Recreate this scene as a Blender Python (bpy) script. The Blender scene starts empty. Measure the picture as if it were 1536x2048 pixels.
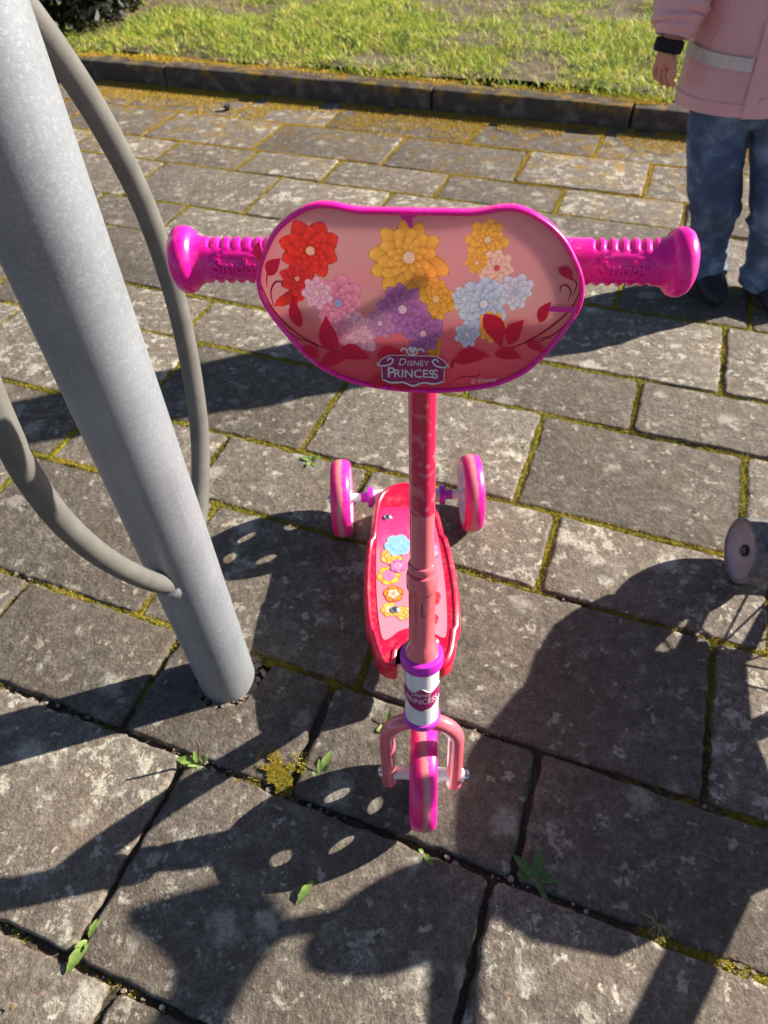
import bpy, bmesh, math, random
import numpy as np
from mathutils import Vector, Matrix
random.seed(7); rng = np.random.default_rng(11)
S = bpy.context.scene; COL = S.collection
PI = math.pi; rad = math.radians

# ---------------------------------------------------------------- camera, sky, sun, exposure
cam_d = bpy.data.cameras.new('camera'); cam = bpy.data.objects.new('camera', cam_d); COL.objects.link(cam)
cam_d.sensor_fit = 'VERTICAL'; cam_d.sensor_height = 36.0; cam_d.lens = 23.98
cam_d.clip_start = 0.02; cam_d.clip_end = 2000
pitch, roll = rad(47.995), rad(-2.235)
fw = Vector((0, math.cos(pitch), -math.sin(pitch))); up0 = Vector((0, math.sin(pitch), math.cos(pitch))); ri0 = Vector((1, 0, 0))
ri = ri0*math.cos(roll)+up0*math.sin(roll); up = -ri0*math.sin(roll)+up0*math.cos(roll)
m = Matrix.Identity(4)
for i in range(3):
    m[i][0] = ri[i]; m[i][1] = up[i]; m[i][2] = -fw[i]
m[2][3] = 1.0
cam.matrix_world = m
cam_d.dof.use_dof = True; cam_d.dof.focus_distance = 0.56; cam_d.dof.aperture_fstop = 11.0
S.camera = cam
SUN_EL, SUN_AZ = rad(26.4), rad(15.5)            # azimuth counted from +x towards +y
w = bpy.data.worlds.new('World'); S.world = w; w.use_nodes = True
nt = w.node_tree; nt.nodes.clear()
sky = nt.nodes.new('ShaderNodeTexSky'); sky.sky_type = 'NISHITA'; sky.sun_disc = False
sky.air_density = 0.62; sky.dust_density = 0.6; sky.ozone_density = 0.4; sky.sun_elevation = SUN_EL; sky.sun_rotation = PI/2-SUN_AZ
bg = nt.nodes.new('ShaderNodeBackground'); bg.inputs[1].default_value = 0.05
out = nt.nodes.new('ShaderNodeOutputWorld')
nt.links.new(sky.outputs[0], bg.inputs[0]); nt.links.new(bg.outputs[0], out.inputs[0])
sd = bpy.data.lights.new('sun', 'SUN'); sun = bpy.data.objects.new('sun', sd); COL.objects.link(sun)
sd.energy = 5.0; sd.angle = rad(0.55); sd.color = (1.0, 0.91, 0.79)
SD = Vector((math.cos(SUN_EL)*math.cos(SUN_AZ), math.cos(SUN_EL)*math.sin(SUN_AZ), math.sin(SUN_EL)))
sun.rotation_euler = SD.to_track_quat('Z', 'Y').to_euler(); sun.location = SD*20
S.view_settings.view_transform = 'Standard'; S.view_settings.look = 'None'
S.view_settings.exposure = 1.5; S.view_settings.gamma = 1.0
S.render.engine = 'CYCLES'

# ---------------------------------------------------------------- materials
def N(nt, t, **kw):
    n = nt.nodes.new(t)
    for k, v in kw.items(): setattr(n, k, v)
    return n
def base_mat(name):
    m = bpy.data.materials.new(name); m.use_nodes = True
    t = m.node_tree; b = t.nodes['Principled BSDF']
    return m, t, b
def rgb(c): return (c[0], c[1], c[2], 1.0)
def ramp(t, fac, stops, interp='LINEAR'):
    r = N(t, 'ShaderNodeValToRGB'); r.color_ramp.interpolation = interp
    e = r.color_ramp.elements
    while len(e) < len(stops): e.new(0.5)
    for i, (p, c) in enumerate(stops):
        e[i].position = p; e[i].color = rgb(c) if len(c) == 3 else c
    t.links.new(fac, r.inputs[0]); return r.outputs[0]
def noise(t, vec, scale, detail=3, rough=0.55, dist=0.0):
    n = N(t, 'ShaderNodeTexNoise'); n.inputs['Scale'].default_value = scale; n.inputs['Detail'].default_value = detail
    n.inputs['Roughness'].default_value = rough; n.inputs['Distortion'].default_value = dist
    if vec is not None: t.links.new(vec, n.inputs['Vector'])
    return n.outputs['Fac']
def mix(t, fac, a, b, mode='MIX'):
    n = N(t, 'ShaderNodeMix', data_type='RGBA', blend_type=mode)
    for s, v in ((n.inputs[0], fac), (n.inputs[6], a), (n.inputs[7], b)):
        if hasattr(v, 'links'): t.links.new(v, s)
        elif isinstance(v, (int, float)): s.default_value = v
        else: s.default_value = rgb(v)
    return n.outputs[2]
def math_n(t, op, a, b=0.0):
    n = N(t, 'ShaderNodeMath', operation=op)
    for s, v in ((n.inputs[0], a), (n.inputs[1], b)):
        if hasattr(v, 'links'): t.links.new(v, s)
        else: s.default_value = v
    return n.outputs[0]
def bump(t, b, h, strength, dist=0.001):
    n = N(t, 'ShaderNodeBump'); n.inputs['Strength'].default_value = strength; n.inputs['Distance'].default_value = dist
    t.links.new(h, n.inputs['Height']); t.links.new(n.outputs[0], b.inputs['Normal'])
def pos(t): return N(t, 'ShaderNodeNewGeometry').outputs['Position']
def plain(name, col, rough=0.5, metal=0.0, var=0.12, vs=60, bstr=0.0, bscale=400, coat=0.0, sss=0.0, spec=0.5, trans=0.0, dust=0.0):
    m, t, b = base_mat(name); p = pos(t)
    f = noise(t, p, vs, 4)
    dust_fac = None
    dark = tuple(c*(1-var) for c in col); lite = tuple(min(1, c*(1+var)) for c in col)
    cc = ramp(t, f, [(0.3, dark), (0.7, lite)])
    if dust:
        mpn = N(t, 'ShaderNodeMapping'); mpn.inputs['Scale'].default_value = (900, 60, 300); mpn.inputs['Rotation'].default_value = (0.4, 0.7, 0.2); t.links.new(p, mpn.inputs[0])
        scr = ramp(t, noise(t, mpn.outputs[0], 1.0, 2), [(0.70, (0, 0, 0)), (0.76, (0.45, 0.45, 0.45))])
        dm = ramp(t, noise(t, p, 55, 6, 0.75), [(0.50, (0, 0, 0)), (0.72, (dust, dust, dust))])
        spk = ramp(t, noise(t, p, 420, 2), [(0.70, (0, 0, 0)), (0.74, (0.5, 0.5, 0.5))])
        cc = mix(t, dm, cc, (0.50, 0.38, 0.33)); cc = mix(t, scr, cc, tuple(min(1, c*1.1+0.12) for c in col)); cc = mix(t, spk, cc, (0.55, 0.45, 0.40))
    t.links.new(cc, b.inputs['Base Color'])
    r2 = noise(t, p, vs*2.3, 3)
    rr = N(t, 'ShaderNodeMapRange'); rr.inputs[3].default_value = max(0.02, rough-0.08); rr.inputs[4].default_value = min(1, rough+0.08)
    t.links.new(r2, rr.inputs[0]); t.links.new(rr.outputs[0], b.inputs['Roughness'])
    b.inputs['Metallic'].default_value = metal; b.inputs['Specular IOR Level'].default_value = spec
    if coat: b.inputs['Coat Weight'].default_value = coat; b.inputs['Coat Roughness'].default_value = 0.08
    if sss: b.inputs['Subsurface Weight'].default_value = sss; b.inputs['Subsurface Radius'].default_value = (0.01, 0.004, 0.004); b.inputs['Subsurface Scale'].default_value = 1.0
    if bstr: bump(t, b, noise(t, p, bscale, 3), bstr)
    if trans:
        tr = N(t, 'ShaderNodeBsdfTranslucent'); tr.inputs[0].default_value = rgb(col)
        mx = N(t, 'ShaderNodeMixShader'); mx.inputs[0].default_value = trans
        o = t.nodes['Material Output']
        t.links.new(b.outputs[0], mx.inputs[1]); t.links.new(tr.outputs[0], mx.inputs[2]); t.links.new(mx.outputs[0], o.inputs[0])
    return m

def mat_paver():
    m, t, b = base_mat('paver_concrete'); p = pos(t)
    oi = N(t, 'ShaderNodeObjectInfo').outputs['Random']
    # each stone gets its own lichen, so shift the pattern by the stone's random number
    cmb = N(t, 'ShaderNodeCombineXYZ')
    t.links.new(math_n(t, 'MULTIPLY', oi, 37.0), cmb.inputs[0]); t.links.new(math_n(t, 'MULTIPLY', oi, 91.0), cmb.inputs[1])
    va = N(t, 'ShaderNodeVectorMath', operation='ADD'); t.links.new(p, va.inputs[0]); t.links.new(cmb.outputs[0], va.inputs[1]); q = va.outputs[0]
    fine = math_n(t, 'ADD', math_n(t, 'MULTIPLY', noise(t, p, 230, 5, 0.8), 0.65), math_n(t, 'MULTIPLY', noise(t, p, 75, 4, 0.7), 0.35)); mid = noise(t, q, 34, 7, 0.75); low = noise(t, q, 8, 4)
    col = ramp(t, fine, [(0.34, (0.050, 0.043, 0.037)), (0.47, (0.130, 0.114, 0.097)), (0.57, (0.205, 0.183, 0.155)), (0.69, (0.42, 0.375, 0.315))])
    col = mix(t, ramp(t, mid, [(0.36, (0.75, 0.75, 0.75)), (0.52, (0, 0, 0))]), col, (0.075, 0.062, 0.052))
    col = mix(t, ramp(t, mid, [(0.55, (0, 0, 0)), (0.64, (0.55, 0.55, 0.55))]), col, (0.33, 0.30, 0.255))
    col = mix(t, ramp(t, low, [(0.40, (0, 0, 0)), (0.70, (0.55, 0.55, 0.55))]), col, (0.115, 0.088, 0.066))
    pk = noise(t, q, 120, 3, 0.6); col = mix(t, ramp(t, pk, [(0.62, (0, 0, 0)), (0.70, (0.55, 0.55, 0.55))]), col, (0.36, 0.235, 0.18))
    # lichen discs
    dq = N(t, 'ShaderNodeVectorMath', operation='ADD')
    nz = N(t, 'ShaderNodeTexNoise'); nz.inputs['Scale'].default_value = 60; nz.inputs['Detail'].default_value = 4; t.links.new(q, nz.inputs['Vector'])
    sc = N(t, 'ShaderNodeVectorMath', operation='SCALE'); sc.inputs['Scale'].default_value = 0.045; t.links.new(nz.outputs['Color'], sc.inputs[0])
    t.links.new(q, dq.inputs[0]); t.links.new(sc.outputs[0], dq.inputs[1])
    def lich(scale, lo, hi, keep):
        v = N(t, 'ShaderNodeTexVoronoi'); v.inputs['Scale'].default_value = scale; t.links.new(dq.outputs[0], v.inputs['Vector'])
        sepc = N(t, 'ShaderNodeSeparateColor'); t.links.new(v.outputs['Color'], sepc.inputs[0])
        k = math_n(t, 'LESS_THAN', sepc.outputs[0], keep)
        size = math_n(t, 'MULTIPLY', sepc.outputs[1], 0.30)
        d = math_n(t, 'ADD', v.outputs['Distance'], size)
        mk = ramp(t, d, [(lo, (1, 1, 1)), (hi, (0, 0, 0))])
        return math_n(t, 'MULTIPLY', mk, k)
    grain = ramp(t, noise(t, p, 210, 4, 0.7), [(0.32, (0.25, 0.25, 0.25)), (0.55, (1, 1, 1))])
    l0 = ramp(t, math_n(t, 'ADD', math_n(t, 'MULTIPLY', oi, 0.07), math_n(t, 'ADD', noise(t, q, 30, 7, 0.72), math_n(t, 'MULTIPLY', noise(t, q, 5, 2), 0.30))), [(0.775, (0, 0, 0)), (0.805, (1, 1, 1))]); col = mix(t, math_n(t, 'MULTIPLY', l0, math_n(t, 'MULTIPLY', grain, 0.78)), col, (0.43, 0.41, 0.34)); l1 = math_n(t, 'MULTIPLY', lich(17, 0.26, 0.50, 0.34), grain); l2 = math_n(t, 'MULTIPLY', lich(46, 0.24, 0.42, 0.36), grain)
    col = mix(t, math_n(t, 'MULTIPLY', l1, 0.72), col, (0.46, 0.44, 0.385))
    col = mix(t, math_n(t, 'MULTIPLY', l2, 0.70), col, (0.56, 0.53, 0.45))
    # sparse warm grains
    g = noise(t, q, 150, 2); col = mix(t, ramp(t, g, [(0.68, (0, 0, 0)), (0.74, (0.6, 0.6, 0.6))]), col, (0.33, 0.26, 0.19))
    # film of moss growing in from the kerb side
    sp = N(t, 'ShaderNodeSeparateXYZ'); t.links.new(p, sp.inputs[0])
    nn = math_n(t, 'ADD', math_n(t, 'MULTIPLY', sp.outputs[0], 0.3754), math_n(t, 'MULTIPLY', sp.outputs[1], 0.9269))
    near = N(t, 'ShaderNodeMapRange'); near.inputs[1].default_value = 2.15; near.inputs[2].default_value = 3.0; t.links.new(nn, near.inputs[0])
    mo = math_n(t, 'MULTIPLY', near.outputs[0], ramp(t, noise(t, p, 14, 5, 0.7), [(0.52, (0, 0, 0)), (0.60, (1, 1, 1))]))
    col = mix(t, mo, col, (0.24, 0.145, 0.015))
    hs = N(t, 'ShaderNodeHueSaturation'); hs.inputs['Saturation'].default_value = 1.12; t.links.new(col, hs.inputs['Color'])
    mr = N(t, 'ShaderNodeMapRange'); mr.inputs[3].default_value = 0.70; mr.inputs[4].default_value = 1.25
    t.links.new(oi, mr.inputs[0]); t.links.new(mr.outputs[0], hs.inputs['Value'])
    t.links.new(hs.outputs[0], b.inputs['Base Color']); b.inputs['Roughness'].default_value = 0.86; b.inputs['Specular IOR Level'].default_value = 0.3
    h = math_n(t, 'ADD', math_n(t, 'MULTIPLY', fine, 0.7), math_n(t, 'MULTIPLY', noise(t, p, 95, 5, 0.7), 1.3))
    bump(t, b, h, 0.9, 0.0040)
    return m

def mat_joint():
    m, t, b = base_mat('moss_and_soil'); p = pos(t)
    at = N(t, 'ShaderNodeAttribute'); at.attribute_name = 'mossy'; f = at.outputs['Fac']
    fine = noise(t, p, 500, 4, 0.7)
    soil = ramp(t, fine, [(0.3, (0.022, 0.017, 0.012)), (0.5, (0.075, 0.058, 0.042)), (0.66, (0.20, 0.155, 0.115))])
    moss = ramp(t, noise(t, p, 60, 4, 0.7), [(0.3, (0.07, 0.080, 0.008)), (0.5, (0.20, 0.18, 0.012)), (0.72, (0.36, 0.26, 0.02))])
    k = math_n(t, 'ADD', f, math_n(t, 'MULTIPLY', math_n(t, 'SUBTRACT', noise(t, p, 90, 4), 0.5), 1.1))
    t.links.new(mix(t, ramp(t, k, [(0.42, (0, 0, 0)), (0.58, (1, 1, 1))]), soil, moss), b.inputs['Base Color'])
    b.inputs['Roughness'].default_value = 0.95; b.inputs['Specular IOR Level'].default_value = 0.15
    bump(t, b, fine, 1.0, 0.004)
    return m

def mat_galv():
    m, t, b = base_mat('galvanised_steel'); p = pos(t)
    fine = noise(t, p, 900, 2, 0.6); sp = N(t, 'ShaderNodeTexVoronoi'); sp.inputs['Scale'].default_value = 420; t.links.new(p, sp.inputs['Vector'])
    sep = N(t, 'ShaderNodeSeparateColor'); t.links.new(sp.outputs['Color'], sep.inputs[0])
    low = noise(t, p, 9, 4)
    col = ramp(t, low, [(0.3, (0.195, 0.215, 0.242)), (0.7, (0.26, 0.284, 0.318))])
    col = mix(t, ramp(t, sep.outputs[0], [(0.6, (0, 0, 0)), (1.0, (0.35, 0.35, 0.35))]), col, (0.38, 0.40, 0.43))
    # drag marks of the dip: stretched noise
    mp = N(t, 'ShaderNodeMapping'); mp.inputs['Scale'].default_value = (30, 30, 260); mp.inputs['Rotation'].default_value = (0.35, 0.25, 0); t.links.new(p, mp.inputs[0])
    st = noise(t, mp.outputs[0], 1.0, 4, 0.6)
    col = mix(t, ramp(t, st, [(0.5, (0, 0, 0)), (0.85, (0.4, 0.4, 0.4))]), col, (0.18, 0.187, 0.20))
    mv = N(t, 'ShaderNodeMapping'); mv.inputs['Scale'].default_value = (120, 120, 3.5); t.links.new(p, mv.inputs[0])
    col = mix(t, ramp(t, noise(t, mv.outputs[0], 1.0, 5, 0.6), [(0.56, (0, 0, 0)), (0.72, (0.45, 0.45, 0.45))]), col, (0.17, 0.165, 0.155))
    mk = N(t, 'ShaderNodeMapping'); mk.inputs['Scale'].default_value = (160, 160, 45); mk.inputs['Rotation'].default_value = (0.2, 0.5, 0.3); t.links.new(p, mk.inputs[0])
    col = mix(t, ramp(t, noise(t, mk.outputs[0], 1.0, 2), [(0.75, (0, 0, 0)), (0.78, (0.7, 0.7, 0.7))]), col, (0.10, 0.10, 0.10))
    # little rust near the ground
    sx = N(t, 'ShaderNodeSeparateXYZ'); t.links.new(p, sx.inputs[0])
    ru = N(t, 'ShaderNodeMapRange'); ru.inputs[1].default_value = 0.07; ru.inputs[2].default_value = 0.0; t.links.new(sx.outputs[2], ru.inputs[0])
    col = mix(t, math_n(t, 'MULTIPLY', ru.outputs[0], ramp(t, noise(t, p, 70, 4), [(0.45, (0, 0, 0)), (0.7, (0.55, 0.55, 0.55))])), col, (0.30, 0.21, 0.13))
    t.links.new(col, b.inputs['Base Color'])
    b.inputs['Metallic'].default_value = 0.30; b.inputs['Roughness'].default_value = 0.46
    h = math_n(t, 'ADD', math_n(t, 'MULTIPLY', fine, 0.6), math_n(t, 'MULTIPLY', sep.outputs[0], 0.5))
    bump(t, b, h, 0.20, 0.0015)
    return m

def mat_tyre():
    m, t, b = base_mat('marbled_pink_tyre'); tc = N(t, 'ShaderNodeTexCoord').outputs['Object']
    sx = N(t, 'ShaderNodeSeparateXYZ'); t.links.new(tc, sx.inputs[0])
    wob = math_n(t, 'MULTIPLY', math_n(t, 'SUBTRACT', noise(t, tc, 45, 4, 0.6), 0.5), 0.016)
    x = math_n(t, 'ADD', sx.outputs[0], wob)
    mr = N(t, 'ShaderNodeMapRange'); mr.inputs[1].default_value = -0.019; mr.inputs[2].default_value = 0.019; t.links.new(x, mr.inputs[0])
    col = ramp(t, mr.outputs[0], [(0.0, (0.88, 0.012, 0.22)), (0.30, (0.80, 0.01, 0.17)), (0.40, (0.70, 0.20, 0.22)), (0.56, (0.68, 0.24, 0.25)), (0.63, (0.85, 0.01, 0.36)), (1.0, (0.75, 0.015, 0.26))])
    dirt = ramp(t, noise(t, tc, 160, 5, 0.7), [(0.46, (0, 0, 0)), (0.66, (0.75, 0.75, 0.75))])
    band = ramp(t, mr.outputs[0], [(0.25, (0.15, 0.15, 0.15)), (0.5, (1, 1, 1)), (0.75, (0.15, 0.15, 0.15))])
    col = mix(t, math_n(t, 'MULTIPLY', dirt, band), col, (0.34, 0.20, 0.18))
    t.links.new(col, b.inputs['Base Color']); b.inputs['Roughness'].default_value = 0.32
    b.inputs['Subsurface Weight'].default_value = 0.25; b.inputs['Subsurface Radius'].default_value = (0.02, 0.006, 0.012); b.inputs['Subsurface Scale'].default_value = 0.5
    bump(t, b, noise(t, tc, 300, 3), 0.12, 0.0008)
    return m

def mat_sticker():
    m, t, b = base_mat('plate_sticker_print'); tc = N(t, 'ShaderNodeTexCoord').outputs['Generated']
    at = N(t, 'ShaderNodeAttribute'); at.attribute_name = 'print'; col = at.outputs['Color']
    scr = ramp(t, noise(t, tc, 26, 6, 0.75), [(0.62, (0, 0, 0)), (0.72, (0.22, 0.22, 0.22))])
    col = mix(t, scr, col, (0.70, 0.50, 0.46))
    mpn = N(t, 'ShaderNodeMapping'); mpn.inputs['Scale'].default_value = (6, 1, 140); mpn.inputs['Rotation'].default_value = (0, 0.5, 0); t.links.new(tc, mpn.inputs[0])
    col = mix(t, ramp(t, noise(t, mpn.outputs[0], 1.0, 3), [(0.72, (0, 0, 0)), (0.76, (0.25, 0.25, 0.25))]), col, (0.75, 0.58, 0.55))
    t.links.new(col, b.inputs['Base Color']); b.inputs['Roughness'].default_value = 0.30
    tr = N(t, 'ShaderNodeBsdfTranslucent'); t.links.new(col, tr.inputs[0])
    mx = N(t, 'ShaderNodeMixShader'); mx.inputs[0].default_value = 0.42; o = t.nodes['Material Output']
    t.links.new(b.outputs[0], mx.inputs[1]); t.links.new(tr.outputs[0], mx.inputs[2]); t.links.new(mx.outputs[0], o.inputs[0])
    return m

def mat_wrap():
    m, t, b = base_mat('column_wrap_print'); tc = N(t, 'ShaderNodeTexCoord').outputs['Object']
    v = N(t, 'ShaderNodeTexVoronoi'); v.inputs['Scale'].default_value = 75; t.links.new(tc, v.inputs['Vector'])
    n2 = noise(t, tc, 150, 4, 0.6, 1.5)
    d = math_n(t, 'ADD', v.outputs['Distance'], math_n(t, 'MULTIPLY', n2, 0.35))
    col = ramp(t, d, [(0.30, (0.62, 0.12, 0.17)), (0.42, (0.55, 0.018, 0.075)), (0.78, (0.50, 0.014, 0.065)), (0.92, (0.60, 0.10, 0.15))])
    t.links.new(col, b.inputs['Base Color']); b.inputs['Roughness'].default_value = 0.22
    b.inputs['Coat Weight'].default_value = 0.4; b.inputs['Coat Roughness'].default_value = 0.1
    return m

def mat_mat():
    m, t, b = base_mat('deck_mat_print'); tc = N(t, 'ShaderNodeTexCoord').outputs['Generated']
    sx = N(t, 'ShaderNodeSeparateXYZ'); t.links.new(tc, sx.inputs[0])
    f = math_n(t, 'ADD', sx.outputs[1], math_n(t, 'MULTIPLY', math_n(t, 'SUBTRACT', noise(t, tc, 7.0, 5, 0.65), 0.5), 0.5))
    col = ramp(t, f, [(0.2, (0.72, 0.22, 0.29)), (0.6, (0.74, 0.19, 0.28)), (0.78, (0.74, 0.05, 0.20)), (1.0, (0.66, 0.02, 0.13))])
    t.links.new(col, b.inputs['Base Color']); b.inputs['Roughness'].default_value = 0.38
    return m

def mat_denim():
    m, t, b = base_mat('blue_denim'); p = pos(t)
    wv = N(t, 'ShaderNodeMapping'); wv.inputs['Scale'].default_value = (300, 300, 60); t.links.new(p, wv.inputs[0])
    f = math_n(t, 'ADD', math_n(t, 'MULTIPLY', noise(t, wv.outputs[0], 3, 3), 0.35), math_n(t, 'MULTIPLY', noise(t, p, 14, 4), 0.65))
    t.links.new(ramp(t, f, [(0.3, (0.022, 0.036, 0.075)), (0.50, (0.065, 0.105, 0.195)), (0.64, (0.24, 0.34, 0.50))]), b.inputs['Base Color'])
    b.inputs['Roughness'].default_value = 0.85; bump(t, b, math_n(t, 'ADD', noise(t, p, 26, 5, 0.6), math_n(t, 'MULTIPLY', noise(t, wv.outputs[0], 2, 3), 0.12)), 0.9, 0.022)
    return m

def mat_coat():
    m, t, b = base_mat('rubberised_pink_coat'); p = pos(t)
    t.links.new(ramp(t, noise(t, p, 9, 4), [(0.3, (0.66, 0.34, 0.345)), (0.7, (0.76, 0.41, 0.415))]), b.inputs['Base Color'])
    b.inputs['Roughness'].default_value = 0.42
    wv = N(t, 'ShaderNodeMapping'); wv.inputs['Scale'].default_value = (1, 1, 0.45); wv.inputs['Rotation'].default_value = (0, 0.5, 0); t.links.new(p, wv.inputs[0])
    bump(t, b, noise(t, wv.outputs[0], 16, 4, 0.55), 0.55, 0.03)
    return m

def mat_grass(name, stops, trans=0.35):
    m, t, b = base_mat(name); p = pos(t)
    f = math_n(t, 'ADD', math_n(t, 'MULTIPLY', noise(t, p, 9, 4, 0.7), 0.75), math_n(t, 'MULTIPLY', noise(t, p, 170, 2), 0.35))
    c = ramp(t, f, stops)
    if name == 'moss_tuft':                       # drier, golden moss grows under and on the kerb
        sp = N(t, 'ShaderNodeSeparateXYZ'); t.links.new(p, sp.inputs[0])
        nn = math_n(t, 'ADD', math_n(t, 'MULTIPLY', sp.outputs[0], 0.3754), math_n(t, 'MULTIPLY', sp.outputs[1], 0.9269))
        mr = N(t, 'ShaderNodeMapRange'); mr.inputs[1].default_value = 1.9; mr.inputs[2].default_value = 2.6; t.links.new(nn, mr.inputs[0])
        c = mix(t, math_n(t, 'MULTIPLY', mr.outputs[0], 0.8), c, (0.52, 0.33, 0.02))
    t.links.new(c, b.inputs['Base Color']); b.inputs['Roughness'].default_value = 0.6
    tr = N(t, 'ShaderNodeBsdfTranslucent'); t.links.new(c, tr.inputs[0])
    mx = N(t, 'ShaderNodeMixShader'); mx.inputs[0].default_value = trans; o = t.nodes['Material Output']
    t.links.new(b.outputs[0], mx.inputs[1]); t.links.new(tr.outputs[0], mx.inputs[2]); t.links.new(mx.outputs[0], o.inputs[0])
    return m

def mat_kerb():
    m, t, b = base_mat('kerb_concrete'); p = pos(t)
    c = ramp(t, noise(t, p, 120, 5, 0.7), [(0.3, (0.035, 0.027, 0.022)), (0.7, (0.085, 0.068, 0.056))])
    c = mix(t, ramp(t, noise(t, p, 16, 4), [(0.5, (0, 0, 0)), (0.68, (0.8, 0.8, 0.8))]), c, (0.16, 0.14, 0.118))
    sx = N(t, 'ShaderNodeSeparateXYZ'); t.links.new(p, sx.inputs[0])
    z = N(t, 'ShaderNodeMapRange'); z.inputs[1].default_value = 0.045; z.inputs[2].default_value = 0.072; t.links.new(sx.outputs[2], z.inputs[0])
    mo = math_n(t, 'MULTIPLY', z.outputs[0], ramp(t, noise(t, p, 11, 5, 0.7), [(0.5, (0, 0, 0)), (0.58, (1, 1, 1))]))
    c = mix(t, mo, c, (0.23, 0.135, 0.012))
    t.links.new(c, b.inputs['Base Color']); b.inputs['Roughness'].default_value = 0.9
    bump(t, b, noise(t, p, 200, 4), 0.5, 0.003)
    return m

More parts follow.
